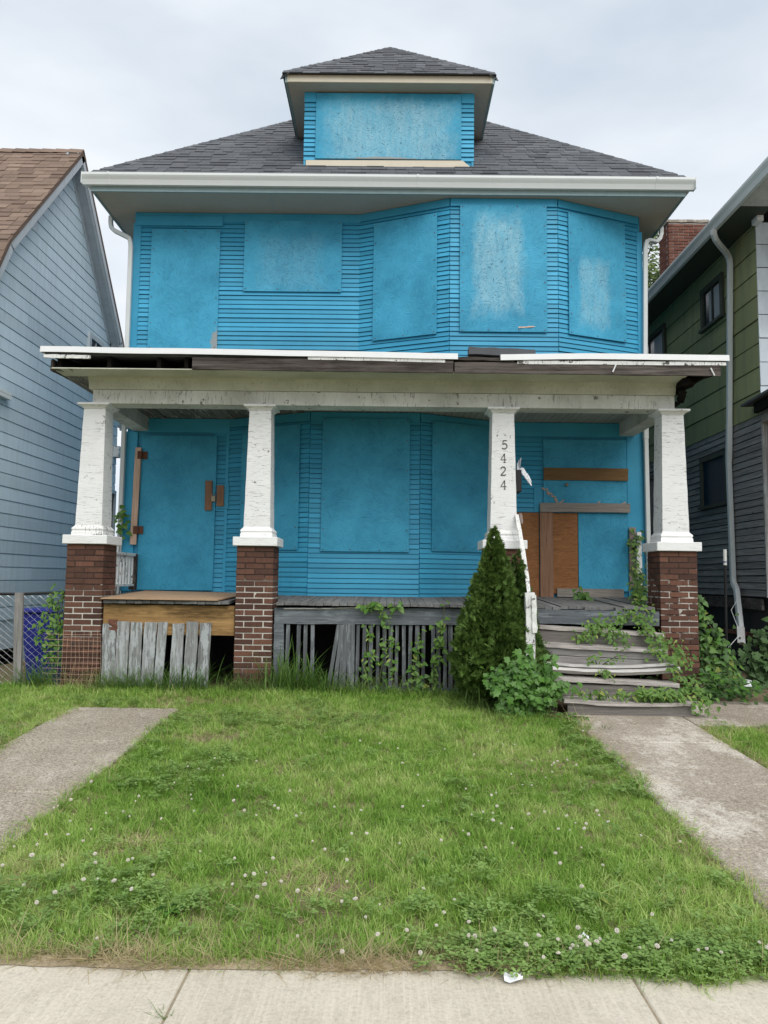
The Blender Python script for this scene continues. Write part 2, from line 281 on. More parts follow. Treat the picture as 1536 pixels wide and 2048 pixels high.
# ------------------------------------------------------------------ mesh helpers
def lerp(a, b, t): return a + (b-a)*t
class B:
    def __init__(s): s.v = []; s.f = []
    def add(s, vs, fs):
        k = len(s.v); s.v += [tuple(p) for p in vs]; s.f += [tuple(i+k for i in f) for f in fs]; return s
    def hexa(s, p):  # 4 bottom (ccw from above), 4 top
        return s.add(p, [(3, 2, 1, 0), (4, 5, 6, 7), (0, 1, 5, 4), (1, 2, 6, 5), (2, 3, 7, 6), (3, 0, 4, 7)])
    def box(s, x0, x1, y0, y1, z0, z1):
        return s.hexa([(x0, y0, z0), (x1, y0, z0), (x1, y1, z0), (x0, y1, z0), (x0, y0, z1), (x1, y0, z1), (x1, y1, z1), (x0, y1, z1)])
    def prism(s, poly, z0, z1):
        n = len(poly); return s.add([(x, y, z0) for x, y in poly] + [(x, y, z1) for x, y in poly],
            [tuple(range(n-1, -1, -1)), tuple(range(n, 2*n))] + [(i, (i+1) % n, n+(i+1) % n, n+i) for i in range(n)])
    def extrude(s, prof, vec):
        n = len(prof); q = [Vector(p) for p in prof]; v = Vector(vec)
        return s.add(q + [p+v for p in q], [tuple(range(n-1, -1, -1)), tuple(range(n, 2*n))] + [(i, (i+1) % n, n+(i+1) % n, n+i) for i in range(n)])
    def tube(s, path, r, n=6, flat=None):
        P = [Vector(p) for p in path]; rs = r if isinstance(r, (list, tuple)) else [r]*len(P)
        ref = Vector((.31, .52, .79)); vs = []
        for i, p in enumerate(P):
            d = (P[min(i+1, len(P)-1)] - P[max(i-1, 0)]).normalized()
            a = flat.cross(d).normalized() if flat is not None else d.cross(ref).normalized(); b = d.cross(a)
            vs += [p + (a*math.cos(2*math.pi*(j+.5)/n) + b*math.sin(2*math.pi*(j+.5)/n))*rs[i] for j in range(n)]
        m = len(P); fs = [(i*n+j, i*n+(j+1) % n, (i+1)*n+(j+1) % n, (i+1)*n+j) for i in range(m-1) for j in range(n)]
        return s.add(vs, fs + [tuple(range(n-1, -1, -1)), tuple(range((m-1)*n, m*n))])
    def rough(s, a, b, w, t, n=9, amp=.003, sag=0., seed=0):
        """uneven board from a to b; w, t = full cross vectors (width, thickness)"""
        r = random.Random(seed); a, b, w, t = map(Vector, (a, b, w, t)); vs = []
        for i in range(n+1):
            k = i/n; c = a.lerp(b, k) - Vector((0, 0, sag*4*k*(1-k)))
            e_ = (b-a).normalized()*r.uniform(-1, 1)*amp*3 if i in (0, n) else Vector((0, 0, 0))
            for u, v_ in ((-.5, -.5), (.5, -.5), (.5, .5), (-.5, .5)):
                vs.append(c + w*u + t*v_ + Vector((r.uniform(-amp, amp), r.uniform(-amp, amp), r.uniform(-amp, amp))) + e_)
        fs = [(i*4+j, i*4+(j+1) % 4, i*4+4+(j+1) % 4, i*4+4+j) for i in range(n) for j in range(4)]
        return s.add(vs, fs + [(3, 2, 1, 0), (n*4, n*4+1, n*4+2, n*4+3)])
    def mesh(s, name, mat, bevel=0., smooth=False):
        me = bpy.data.meshes.new(name); me.from_pydata(s.v, [], s.f)
        bm = bmesh.new(); bm.from_mesh(me)
        bmesh.ops.recalc_face_normals(bm, faces=bm.faces)
        if bevel: bmesh.ops.bevel(bm, geom=list(bm.edges), offset=bevel, segments=1, affect='EDGES', clamp_overlap=True)
        bm.to_mesh(me); bm.free()
        if mat: me.materials.append(mat)
        if smooth:
            for p in me.polygons: p.use_smooth = True
        return me
    def part(s, name, mat, parent=None, bevel=0., smooth=False, label=None, kind=None):
        return link(name, s.mesh(name, mat, bevel, smooth), parent, label=label, kind=kind)
def link(name, me, parent=None, M_=None, label=None, kind=None, cat=None, group=None):
    o = bpy.data.objects.new(name, me); COL.objects.link(o)
    m = M_ if M_ is not None else Matrix.Identity(4)
    if parent is not None:
        o.parent = parent
        if parent.type == 'EMPTY' and parent.parent is None: m = parent.matrix_basis.inverted() @ m
    o.matrix_basis = m
    if label: o['label'] = label
    if kind: o['kind'] = kind
    if cat: o['category'] = cat
    if group: o['group'] = group
    return o
def thing(name, label, cat, loc, group=None):
    o = bpy.data.objects.new(name, None); COL.objects.link(o); o.location = loc; o.matrix_basis = Matrix.Translation(loc)
    o['label'] = label; o['category'] = cat
    if group: o['group'] = group
    return o
def structure(name, label=None, loc=(0, 0, 0)):
    o = bpy.data.objects.new(name, None); COL.objects.link(o); o.matrix_basis = Matrix.Translation(loc); o['kind'] = 'structure'
    if label: o['label'] = label
    return o
def vnoise(x, y, f, seed=0):
    """smooth lattice noise 0..1"""
    x = np.asarray(x)*f + 37.3*seed; y = np.asarray(y)*f + 91.7*seed
    xi = np.floor(x).astype(np.int64); yi = np.floor(y).astype(np.int64); u = x-xi; v = y-yi; u = u*u*(3-2*u); v = v*v*(3-2*v)
    def h(a, b):
        q = (a*374761393 + b*668265263 + seed*1442695) & 0xffffffff; q = ((q ^ (q >> 13))*1274126177) & 0xffffffff
        return ((q ^ (q >> 16)) & 0xffff)/65535.
    return lerp(lerp(h(xi, yi), h(xi+1, yi), u), lerp(h(xi, yi+1), h(xi+1, yi+1), u), v)
def gz(y):   # the front yard rises from the sidewalk to the house
    return np.clip((np.asarray(y, float)-3.3)/4.7, 0, 1)*.245 + np.clip((np.asarray(y, float)-8.)/1.2, 0, 1)*.045

def siding(parent, A, Bp, z0, z1, ex, mat, th=.027, jit=.0028, name='siding_board', ranges=None, lap=.0095):
    """rows of overlapping boards on the vertical plane through A and Bp (outside on the right-hand side of A->Bp seen from above)"""
    A = Vector((*A, 0)); Bv = Vector((*Bp, 0)); d = (Bv-A); L = d.length; d.normalize(); nrm = Vector((d.y, -d.x, 0))
    n = int(math.ceil((z1-z0)/ex - 1e-6)); rr = random.Random(int(abs(A.x*100+A.y*31)+n)); out = []
    for i in range(n):
        zb = z0 + i*ex; zt = min(zb + ex - lap, z1)
        segs = [(0, L)] if ranges is None else ranges(zb)
        for (s0, s1) in segs:
            if s1-s0 < .02: continue
            j = rr.uniform(-jit, jit); j2 = rr.uniform(-jit, jit); tt = th*rr.uniform(.88, 1.15); tt2 = tt*rr.uniform(.92, 1.08)
            def q(s, o, z): p = A + d*s + nrm*o; return (p.x, p.y, z)
            b = B().hexa([q(s0, tt, zb+j), q(s1, tt2, zb+j2), q(s1, .001, zb+j2+.001), q(s0, .001, zb+j+.001), q(s0, tt*.62, zt), q(s1, tt2*.62, zt), q(s1, .001, zt), q(s0, .001, zt)])
            out.append(b.part(name, mat, parent))
    return out
def shingles(parent, O, u, v, rows, e_, mat, seed, keep, extent, wmin=.12, wmax=.27, name='shingle'):
    """rows of tabs on a roof plane: O corner, u along the eave, v up the slope; the `keep` largest are parts, the rest one mesh"""
    r = random.Random(seed); u = Vector(u).normalized(); v = Vector(v).normalized(); n = u.cross(v); O = Vector(O); tabs = []
    for i in range(rows):
        a, b = extent(i*e_)
        x = a - r.uniform(0, .2)
        while x < b - .02:
            w = r.uniform(wmin, wmax); x0, x1 = max(x, a), min(x+w, b)
            if x1-x0 > .03: tabs.append((x0, x1-.004, i*e_, r.choice((.006, .010, .015))))
            x += w
    unit = B().hexa([(0, 0, 0), (1, 0, 0), (1, 1.12, 0), (0, 1.12, 0), (0, 0, 1), (1, 0, 1), (1, 1.12, .25), (0, 1.12, .25)]).mesh(name, mat)
    cam_p = Vector((0, 0, 1.6))
    def mt(t): x0, x1, y, th = t; m = Matrix((u*(x1-x0), v*e_, n*th)).transposed().to_4x4(); m.translation = O + u*x0 + v*y + n*(.004); return m
    tabs.sort(key=lambda t: -(t[1]-t[0])/((O + u*t[0] + v*t[2]) - cam_p).length)
    for t in tabs[:keep]: link(name, unit, parent, mt(t))
    if len(tabs) > keep:
        b = B()
        for t in tabs[keep:]:
            m = mt(t); b.add([m @ Vector(p.co) for p in unit.vertices], [tuple(p.vertices) for p in unit.polygons])
        b.part('shingle_courses', mat, parent, kind='stuff')

# ------------------------------------------------------------------ ground, sidewalk, paths
xs = np.concatenate([[-120, -40, -15], np.linspace(-7, 7, 15), [15, 40, 120]]); ys = np.concatenate([[-60, -20, -3, 1.5, 3.25], np.linspace(3.6, 9.4, 25), [12, 20, 40, 100, 250]])
g = B(); W_ = len(xs)
g.add([(x, y, (-.03 if y < 3. else -.012 if y < 3.3 else float(gz(y)) - .012 if y < 30 else .28)) for y in ys for x in xs], [(j*W_+i, j*W_+i+1, (j+1)*W_+i+1, (j+1)*W_+i) for j in range(len(ys)-1) for i in range(W_-1)])
dt = B(); r_ = random.Random(9); n_ = 150; vs = []
for i in range(n_+1):
    x = -6+12*i/n_; a_ = float(vnoise(x, 0., 1.3, 81))*.7+float(vnoise(x, 0., 6.1, 82))*.4; vs += [(x, 3.315-.10*max(0, a_-.45)-r_.uniform(0, .014), .0035), (x, 3.36, .006)]
dt.add(vs, [(2*i, 2*i+2, 2*i+3, 2*i+1) for i in range(n_)]); o = dt.part('dirt_edge', MAT['strawdirt'], None, kind='structure'); o['label'] = 'ragged dirt spilling onto the sidewalk edge'
o = g.part('ground', MAT['soil'], None, kind='structure'); o['label'] = 'bare brown soil of the front yard under the grass'
walk = structure('sidewalk', 'pale brushed concrete sidewalk along the front of the lawn', (0, 2.4, 0))
for x0, x1 in ((-6.2, -4.41), (-4.402, -2.60), (-2.592, -.798), (-.790, 1.007), (1.015, 2.81), (2.818, 4.6), (4.608, 6.4)):
    B().box(x0, x1, 1.7, 3.30, -.10, 0.).part('slab', MAT['walk'], walk, bevel=.006)
B().box(-6.2, 6.4, 1.72, 3.28, -.12, -.005).part('joint_bed', MAT['crack'], walk)
def path_slabs(parent, x0, x1, yy, mat, skew=0.):
    for i in range(len(yy)-1):
        a, b = yy[i]+.006, yy[i+1]-.006; za, zb = float(gz(a))+.012, float(gz(b))+.012
        B().hexa([(x0, a, za-.1), (x1, a, za-.1), (x1+skew*(b-a), b, zb-.1), (x0, b, zb-.1), (x0, a, za), (x1, a, za), (x1+skew*(b-a), b, zb), (x0, b, zb)]).part('slab', mat, parent, bevel=.008)
pl = structure('path', 'short grey concrete path from the sidewalk towards the left door', (-2.65, 5.6, .1))
path_slabs(pl, -3.2, -2.12, (3.31, 4.3, 5.36, 6.68, 7.95), MAT['pathl'])
pr = structure('path', 'cracked concrete path leading to the front steps', (2.4, 5.6, .1))
path_slabs(pr, 1.84, 2.98, (3.31, 4.55, 5.74, 6.88, 7.93), MAT['path'])
ap = structure('concrete_apron', 'concrete apron crossing to the alley beside the steps', (4.4, 8.1, .22))
for x0, x1 in ((2.995, 4.2), (4.215, 5.6), (5.612, 7.)):
    y0, y1 = 7.52, 8.72
    B().hexa([(x0, y0, .1), (x1, y0, .1), (x1, y1, .12), (x0, y1, .12), (x0, y0, float(gz(y0))+.014), (x1, y0, float(gz(y0))+.014), (x1, y1, float(gz(y1))+.010), (x0, y1, float(gz(y1))+.012)]).part('slab', MAT['path'], ap, bevel=.008)

# ------------------------------------------------------------------ the blue house
house = thing('blue_house', 'bright turquoise two-storey house with boarded-up windows, hipped grey roof and white-columned porch', 'house', (-.08, 10.86, .3))
FL, FR, FY = -3.78, 3.63, 10.86
body = B().box(FL, FR, FY, 20.6, .2, 6.93)
body.prism([(-.47, FY+.1), (-.47, FY), (.81, 10.35), (2.31, 10.35), (3.6, FY), (3.6, FY+.1)], 4.3, 6.93)
body.prism([(-2.3, FY+.1), (-2.3, FY), (-1.08, 10.3), (.41, 10.3), (1.6, FY), (1.6, FY+.1)], 1.25, 3.86)
wall = body.part('wall', MAT['blue'], house)
EX = .0672
# upper storey
siding(wall, (-3.69, FY), (-.47, FY), 4.62, 6.80, EX, MAT['blue'])
siding(wall, (-.47, FY), (.81, 10.35), 4.62, 6.80, EX, MAT['blue'])
siding(wall, (.81, 10.35), (2.31, 10.35), 4.62, 6.80, EX, MAT['blue'])
siding(wall, (2.31, 10.35), (3.58, FY), 4.62, 6.80, EX, MAT['blue'])
# lower storey
siding(wall, (-2.52, FY), (-2.3, FY), 1.385, 3.66, EX, MAT['blue'])
siding(wall, (-2.3, FY), (-1.08, 10.3), 1.34, 3.72, EX, MAT['blue'])
siding(wall, (-1.08, 10.3), (.41, 10.3), 1.33, 3.74, EX, MAT['blue'])
siding(wall, (.41, 10.3), (1.6, FY), 1.34, 3.72, EX, MAT['blue'])
siding(wall, (1.6, FY), (2.25, FY), 2.5, 3.64, EX, MAT['blue'])
def slabon(A, Bp, s0, s1, o0, o1, z0, z1, skew=0.):
    """box on the plane A-B, from s0 to s1 along it, standing off o0..o1"""
    A = Vector((*A, 0)); d = (Vector((*Bp, 0))-A).normalized(); n = Vector((d.y, -d.x, 0))
    def q(s, o, z): p = A + d*s + n*o; return (p.x, p.y, z)
    return B().hexa([q(s0, o1, z0), q(s1, o1, z0), q(s1, o0, z0), q(s0, o0, z0), q(s0+skew, o1, z1), q(s1+skew, o1, z1), q(s1+skew, o0, z1), q(s0+skew, o0, z1)])
BW = ((0, FY), (1, FY))
def onwall(x0, x1, z0, z1, o0, o1, skew=0.): return slabon(*BW, x0, x1, o0, o1, z0, z1, skew)
# trim boards
for x0, x1, z0, z1, o1 in ((-3.805, -3.69, 4.5, 6.775, .034), (3.575, 3.655, 4.5, 6.70, .034), (-3.80, -3.62, 1.38, 3.66, .030), (3.385, 3.64, 1.36, 3.66, .030), (2.06, 2.185, 2.565, 2.93, .036), (-2.345, -2.30, 1.38, 3.66, .031)):
    onwall(x0, x1, z0, z1, .002, o1).part('corner_board', MAT['blue'], house, bevel=.003)
onwall(-3.79, -.47, 6.80, 6.932, .002, .03).part('frieze_board', MAT['blue'], house, bevel=.003)
onwall(-3.77, -2.49, 6.725, 6.875, .032, .05).part('frieze_board', MAT['blue'], house, bevel=.003)
for A_, B_, L_ in (((-.47, FY), (.81, 10.35), 1.378), ((.81, 10.35), (2.31, 10.35), 1.5), ((2.31, 10.35), (3.6, FY), 1.387)):
    slabon(A_, B_, .003, L_-.003, .002, .03, 6.82, 6.932).part('frieze_board', MAT['blue'], house, bevel=.003)
onwall(-3.55, -2.3, 3.655, 3.855, .002, .03).part('frieze_board', MAT['blue'], house, bevel=.003)
onwall(1.6, 3.62, 3.655, 3.855, .002, .03).part('frieze_board', MAT['blue'], house, bevel=.003)
for A_, B_, L_ in (((-2.3, FY), (-1.08, 10.3), 1.342), ((-1.08, 10.3), (.41, 10.3), 1.49), ((.41, 10.3), (1.6, FY), 1.315)):
    slabon(A_, B_, .003, L_-.003, .002, .028, 3.735, 3.852).part('frieze_board', MAT['blue'], house, bevel=.003)
# boarded windows
def panel(b, mat, label):
    po = b.part('window_board', mat, house, bevel=.003, label=label)
    p0, p1, p4 = Vector(b.v[0]), Vector(b.v[1]), Vector(b.v[4]); u, w = (p1-p0), (p4-p0); n = u.cross(w).normalized(); U, V = u.length, w.length; u.normalize(); w.normalize(); sb = B()
    spots_ = [(a_, q_) for a_ in np.linspace(.035, U-.035, max(3, int(U/.36)+1)) for q_ in (.03, V-.03)] + [(a_, q_) for q_ in np.linspace(.3, V-.3, max(2, int(V/.4))) for a_ in (.035, U-.035)]
    for a_, q_ in spots_:
        c_ = p0+u*(a_+rnd_.uniform(-.02, .02)*(.04 < a_ < U-.04))+w*(q_+rnd_.uniform(-.012, .012)); r0 = .0085
        ring_ = [c_+u*r0*math.cos(k*1.047)+w*r0*math.sin(k*1.047) for k in range(6)]
        sb.add([q+n*.003 for q in ring_]+[q-n*.002 for q in ring_], [tuple(range(6))]+[(k, (k+1) % 6, 6+(k+1) % 6, 6+k) for k in range(6)])
    sb.part('screw_heads', MAT['rust'], po)
rnd_ = random.Random(19)
panel(onwall(-3.53, -2.52, 4.6, 6.675, .034, .050), MAT['osb_vb'], 'tall blue board with a bare lower right corner, upper left')
panel(onwall(-2.165, -.733, 5.745, 6.815, .034, .050), MAT['osb_topmid'], 'wide short blue board between tall boards upstairs')
panel(slabon((-.47, FY), (.81, 10.35), .235, 1.20, .034, .050, 4.995, 6.745), MAT['osb_bayl'], 'blue board on the left side of the upper bay')
panel(slabon((.81, 10.35), (2.31, 10.35), .135, 1.345, .034, .050, 5.008, 6.828), MAT['osb_bay'], 'blue board with a big worn pale patch, front of the upper bay')
panel(slabon((2.31, 10.35), (3.6, FY), .155, 1.125, .034, .050, 5.01, 6.77), MAT['osb_bayr'], 'blue board with a narrow pale patch on the right side of the upper bay')
panel(slabon((-2.3, FY), (-1.08, 10.3), .245, 1.20, .034, .050, 1.97, 3.69), MAT['osb'], 'blue board behind the second column on the lower bay')
panel(slabon((-1.08, 10.3), (.41, 10.3), .165, 1.355, .034, .050, 1.953, 3.768), MAT['osb'], 'large plain blue board in the middle of the porch')
panel(slabon((.41, 10.3), (1.6, FY), .17, 1.14, .034, .050, 1.975, 3.76), MAT['osb'], 'blue board left of the numbered column')
# scraps torn from the bay
B().rough((1.76, 10.297, 5.075), (1.97, 10.297, 5.09), (0, .004, .006), (0, .006, .018), 4, .004, seed=3).part('torn_strand', MAT['tanv'], house)
# left door
ldoor = onwall(-3.545, -2.47, 1.40, 3.605, .036, .056, ).part('door', MAT['osb_v'], house, bevel=.003, label='blue board door on rusty hinges with a padlock')
B().rough((-3.585, FY-.075, 3.42), (-3.608, FY-.075, 2.04), (.085, 0, 0), (0, .028, 0), 6, .002, seed=5).part('hinge_post', MAT['tanv'], house)
for x, z in ((-3.535, 3.31), (-3.552, 2.24)):
    hb = B().box(x-.055, x-.004, FY-.101, FY-.090, z-.055, z+.055).box(x+.004, x+.075, FY-.072, FY-.058, z-.055, z+.055).tube([(x, FY-.098, z-.06), (x, FY-.098, z+.06)], .011, 8)
    hb.part('hinge', MAT['rust'], ldoor)
onwall(-2.46, -2.285, 2.56, 2.915, .037, .048).part('latch_backing', MAT['blue'], house, bevel=.002)
B().rough((-2.565, FY-.072, 2.95), (-2.56, FY-.072, 2.535), (.10, 0, 0), (0, .03, 0), 5, .002, seed=8).part('latch_board', MAT['brownv'], ldoor)
B().rough((-2.40, FY-.062, 2.89), (-2.395, FY-.062, 2.59), (.10, 0, 0), (0, .026, 0), 5, .002, seed=9).part('latch_block', MAT['brownv'], house)
lk = B().tube([(-2.49+.022*math.cos(a), FY-.09, 2.73+.035*math.sin(a)) for a in np.linspace(0, math.pi, 7)], .006, 6).box(-2.52, -2.46, FY-.103, FY-.078, 2.655, 2.735)
lk.part('padlock', MAT['brass'], ldoor, bevel=.003)
# right door, boarded over
onwall(2.19, 3.375, 2.56, 3.612, .034, .052).part('door_board', MAT['osb'], house, bevel=.003, label='blue board over the top of the right doorway')
onwall(2.68, 3.38, 1.46, 2.556, .034, .050).part('door_board', MAT['osb_v'], house, bevel=.003, label='blue board in the lower right half of the doorway')
onwall(2.30, 2.672, 1.42, 2.556, .034, .050).part('plywood_panel', MAT['ply'], house, bevel=.002, label='orange plywood in the right doorway')
onwall(1.66, 2.125, 1.36, 2.556, .034, .050).part('plywood_panel', MAT['ply'], house, bevel=.002, label='orange plywood left of the brown upright')
B().rough((2.228, FY-.068, 1.355), (2.225, FY-.068, 2.562), (.185, 0, 0), (0, .03, 0), 7, .002, seed=11).part('door_upright', MAT['brownv'], house)
B().rough((2.19, FY-.07, 3.11), (3.378, FY-.07, 3.11), (0, 0, .175), (0, .032, 0), 7, .002, seed=12).part('door_bar', MAT['brownb'], house, label='brown board nailed across the top of the right door')
B().rough((2.135, FY-.088, 2.63), (3.398, FY-.088, 2.632), (0, 0, .128), (0, .034, 0), 7, .002, seed=13).part('door_bar', MAT['greyb'], house, label='grey board nailed across the middle of the right door')
B().rough((2.375, FY-.07, 1.435), (3.3, FY-.07, 1.432), (0, 0, .115), (0, .034, 0), 7, .002, seed=14).part('door_bar', MAT['greyb'], house, label='grey board along the foot of the right door')
B().rough((3.435, FY-.06, 1.5), (3.44, FY-.06, 2.365), (.09, 0, 0), (0, .03, 0), 6, .003, seed=15).part('wood_stick', MAT['greyv'], house)
B().tube([(2.51, FY-.052, 2.955), (2.51, FY-.075, 2.955), (2.51, FY-.085, 2.955), (2.51, FY-.105, 2.955), (2.51, FY-.112, 2.955)], [.012, .012, .026, .026, .010], 10).part('door_knob', MAT['brass'], house, smooth=True)
cb = B(); r_ = random.Random(4)
for i in range(16):   # foam scraps running down beside the door
    t = i/15; x = 2.17+.20*t+r_.uniform(-.02, .02); z = 2.93-.2*t+r_.uniform(-.02, .02)
    cb.rough((x, FY-.058, z), (x+.03, FY-.062, z-.02), (.012, 0, .012), (0, .012, .003), 3, .003, seed=i)
for x in (2.42, 2.95, 3.31): cb.rough((x, FY-.06, 2.70), (x+.05, FY-.062, 2.73), (.01, 0, .022), (0, .014, .003), 3, .005, seed=int(x*50))
cb.part('foam_scraps', MAT['tanv'], house)

# ---- main roof
RE, RZ, RS = 10.16, 7.165, .944      # eave line, its height, slope
RX0, RX1 = -4.22, 4.08; RH = (RX1-RX0)/2; AP = Vector(((RX0+RX1)/2, RE+RH, RZ+RS*RH))
rb = B(); YB = RE + 12.0
c0, c1, c2, c3 = (RX0, RE, RZ), (RX1, RE, RZ), (RX1, YB, RZ), (RX0, YB, RZ); a0 = AP; a1 = Vector((AP.x, YB-RH, AP.z))
rb.add([c0, c1, c2, c3, a0, a1], [(0, 1, 4), (1, 2, 5, 4), (2, 3, 5), (3, 0, 4, 5), (3, 2, 1, 0)])
roof = rb.part('roof', MAT['roofg'], house)
SL = math.sqrt(1+RS*RS)
shingles(roof, (RX0, RE-.03, RZ-.028), (1, 0, 0), (0, 1, RS), 27, .150, MAT['shg'], 21, 290, lambda v: (v/SL+.02, RX1-RX0-v/SL-.02))
def hipcaps(parent, a, b, n, mat, w=.13):
    a, b = Vector(a), Vector(b); d = (b-a)/n
    for i in range(n):
        p, q = a+d*i, a+d*(i+1.1); up = Vector((0, 0, 1)); s_ = d.cross(up).normalized()
        bb = B(); t = .008; dn = Vector((0, 0, -w*.62))
        bb.add([p+s_*w+dn+up*t, p+up*(t+.016), p-s_*w+dn+up*t, q+s_*w+dn, q+up*.016, q-s_*w+dn, p+s_*w+dn, p-s_*w+dn], [(0, 1, 4, 3), (1, 2, 5, 4), (0, 6, 7, 2, 1), (3, 4, 5, 7, 6)])
        bb.part('hip_shingle', mat, parent)
hipcaps(roof, Vector(c0).lerp(a0, .025), a0, 30, MAT['shg']); hipcaps(roof, Vector(c1).lerp(a0, .025), a0, 30, MAT['shg'])
# ---- eaves
sf = B().box(-4.17, 4.03, 10.235, 11.4, 6.936, 6.95).box(-4.17, FL-.0, 11.4, 21.2, 6.936, 6.95).box(FR, 4.03, 11.4, 21.2, 6.936, 6.95)
soff = sf.part('soffit', MAT['soffit'], house)
cm = B(); r_ = random.Random(8)
def dab(x, y, z, rx, ry):
    cm.add([(x+rx*math.cos(k*.785)*r_.uniform(.7, 1.3), y+ry*math.sin(k*.785)*r_.uniform(.7, 1.3), z-.004) for k in range(8)] + [(x+rx*1.2*math.cos(k*.785), y+ry*1.2*math.sin(k*.785), z) for k in range(8)],
           [tuple(range(7, -1, -1))] + [(k, (k+1) % 8, 8+(k+1) % 8, 8+k) for k in range(8)])
for x in (-3.4, -2.9, -2.25, -1.85, -1.55, -.9, -.3, .55, 1.5, 2.5, 3.2): dab(x, r_.uniform(10.3, 10.8 if x < -.3 else 10.36), 6.936, .018, .014)
for x in (-1.72, -.04): cm.box(x-.006, x+.006, 10.27, 10.80, 6.931, 6.936); [dab(x, y, 6.936, .02, .015) for y in (10.45, 10.75)]
for x in (3.75, -3.95, 3.9): dab(x, 10.7, 6.936, .03, .02)
cm.part('caulk_marks', MAT['caulk'], soff)
B().box(-4.20, 4.06, 10.205, 10.232, 6.925, 7.15).part('fascia', MAT['fascia'], house)
B().box(-4.20, -4.172, 10.234, 21.5, 6.925, 7.15).part('fascia', MAT['fascia'], house)
B().box(4.032, 4.06, 10.234, 21.5, 6.925, 7.15).part('fascia', MAT['fascia'], house)
def gutter_prof(d):  # ogee profile; d = distance out, z
    return [(0, .005), (.052, .005), (.060, .03), (.074, .07), (.096, .105), (.106, .125), (.106, .158), (.096, .158), (.094, .135), (.0, .14)]
gp = [(y_, z_) for y_, z_ in gutter_prof(0)]
B().extrude([(-4.305, 10.203-d, 6.99+z) for d, z in gp], (8.47, 0, 0)).part('gutter', MAT['gutter'], house, label='white gutter across the front eave')
B().extrude([(-4.202-d, 10.20, 6.99+z) for d, z in gp], (0, 11.3, 0)).part('gutter', MAT['gutter'], house)
B().extrude([(4.062+d, 10.20, 6.99+z) for d, z in gp], (0, 11.3, 0)).part('gutter', MAT['gutter'], house)
for x in (-4.308, 4.160): B().box(x, x+.008, 10.095, 10.2035, 6.992, 7.152).part('gutter_cap', MAT['gutter'], house)
for x in (-3.95, .33, 3.62): B().extrude([(x, 10.2005-d*1.04, 6.988+z*1.03) for d, z in gp], (.03, 0, 0)).part('gutter_joint', MAT['gutter'], house)
def downspout(pts, mat, parent, r=.042, name='downspout'):
    return B().tube(pts, r, 4, Vector((0, 1, 0))).part(name, mat, parent, bevel=.006)
def arc(p, q, r_, n=4):  # soften a corner list
    return [p.lerp(q, i/n) for i in range(n+1)]
downspout([(-4.25, 11.10, 7.0), (-4.25, 11.10, 6.90), (-4.22, 11.06, 6.80), (-4.14, 11.0, 6.72), (-3.92, 10.88, 6.58), (-3.85, 10.82, 6.52), (-3.82, 10.79, 6.40), (-3.81, 10.785, 4.6)], MAT['downw'], house)
downspout([(-3.805, 10.785, 4.62), (-3.80, 10.785, 1.0)], MAT['downw'], house)
downspout([(4.11, 11.3, 7.0), (4.11, 11.3, 6.90), (4.07, 11.27, 6.80), (3.97, 11.15, 6.70), (3.78, 10.88, 6.60), (3.71, 10.80, 6.54), (3.685, 10.785, 6.42), (3.652, 10.785, 4.6)], MAT['downw'], house)
downspout([(3.65, 10.785, 4.62), (3.645, 10.785, 3.62)], MAT['downw'], house, .048)
downspout([(3.645, 10.785, 3.64), (3.66, 10.785, 1.0)], MAT['downw'], house)
# ---- dormer
dz0 = 7.445
dorm = B().box(-1.275, 1.145, 10.5, 13.2, 7.2, 8.60).part('dormer', MAT['blue'], house)
siding(dorm, (-1.285, 10.5), (1.155, 10.5), 7.56, 8.43, .0668, MAT['blue'], .030, .004)
for x0, x1 in ((-1.29, -1.12), (.975, 1.16)): B().box(x0, x1, 10.468, 10.499, 8.432, 8.58).part('corner_block', MAT['blue'], dorm, bevel=.003)
for x0, x1 in ((-1.285, -1.255), (1.12, 1.15)): B().box(x0, x1, 10.475, 10.499, 7.44, 7.555).part('corner_block', MAT['blue'], dorm, bevel=.003)
B().box(-1.118, .973, 10.452, 10.466, 7.572, 8.562).part('window_board', MAT['osb_dorm'], dorm, bevel=.003, label='pale worn blue board filling the dormer window')
B().hexa([(-1.25, 10.462, 7.457), (1.115, 10.462, 7.462), (1.115, 10.498, 7.462), (-1.25, 10.498, 7.457), (-1.25, 10.462, 7.552), (.99, 10.462, 7.566), (.99, 10.498, 7.566), (-1.25, 10.498, 7.552)]).part('sill_board', MAT['cream'], dorm, bevel=.003)
B().box(-1.51, 1.385, 10.275, 12.6, 8.585, 8.60).part('dormer_soffit', MAT['soffit'], dorm)
cm = B(); r_ = random.Random(5)
for i in range(9): dab(-1.35+.32*i, 10.33 if i % 2 else 10.43, 8.585, .016, .010)
for x in (-1.30, 1.17): cm.box(x-.05, x+.05, 10.41, 10.42, 8.581, 8.585); cm.box(x-.005, x+.005, 10.35, 10.48, 8.580, 8.5848)
cm.part('caulk_marks', MAT['caulk'], dorm)
B().box(-1.515, 1.39, 10.25, 10.273, 8.588, 8.695).part('fascia', MAT['cream'], dorm, bevel=.003)
B().box(-1.545, -1.512, 10.255, 12.4, 8.58, 8.70).part('fascia', MAT['fascia'], dorm); B().box(1.388, 1.42, 10.255, 12.4, 8.58, 8.70).part('fascia', MAT['fascia'], dorm)
DE, DZ, DS = 10.22, 8.70, .985; D0, D1 = -1.585, 1.445; DH = (D1-D0)/2
db = B().add([(D0, DE, DZ), (D1, DE, DZ), (D1, 13.9, DZ), (D0, 13.9, DZ), ((D0+D1)/2, DE+DH, DZ+DS*DH), ((D0+D1)/2, 13.9, DZ+DS*DH)], [(0, 1, 4), (1, 2, 5, 4), (2, 3, 5), (3, 0, 4, 5), (3, 2, 1, 0)])
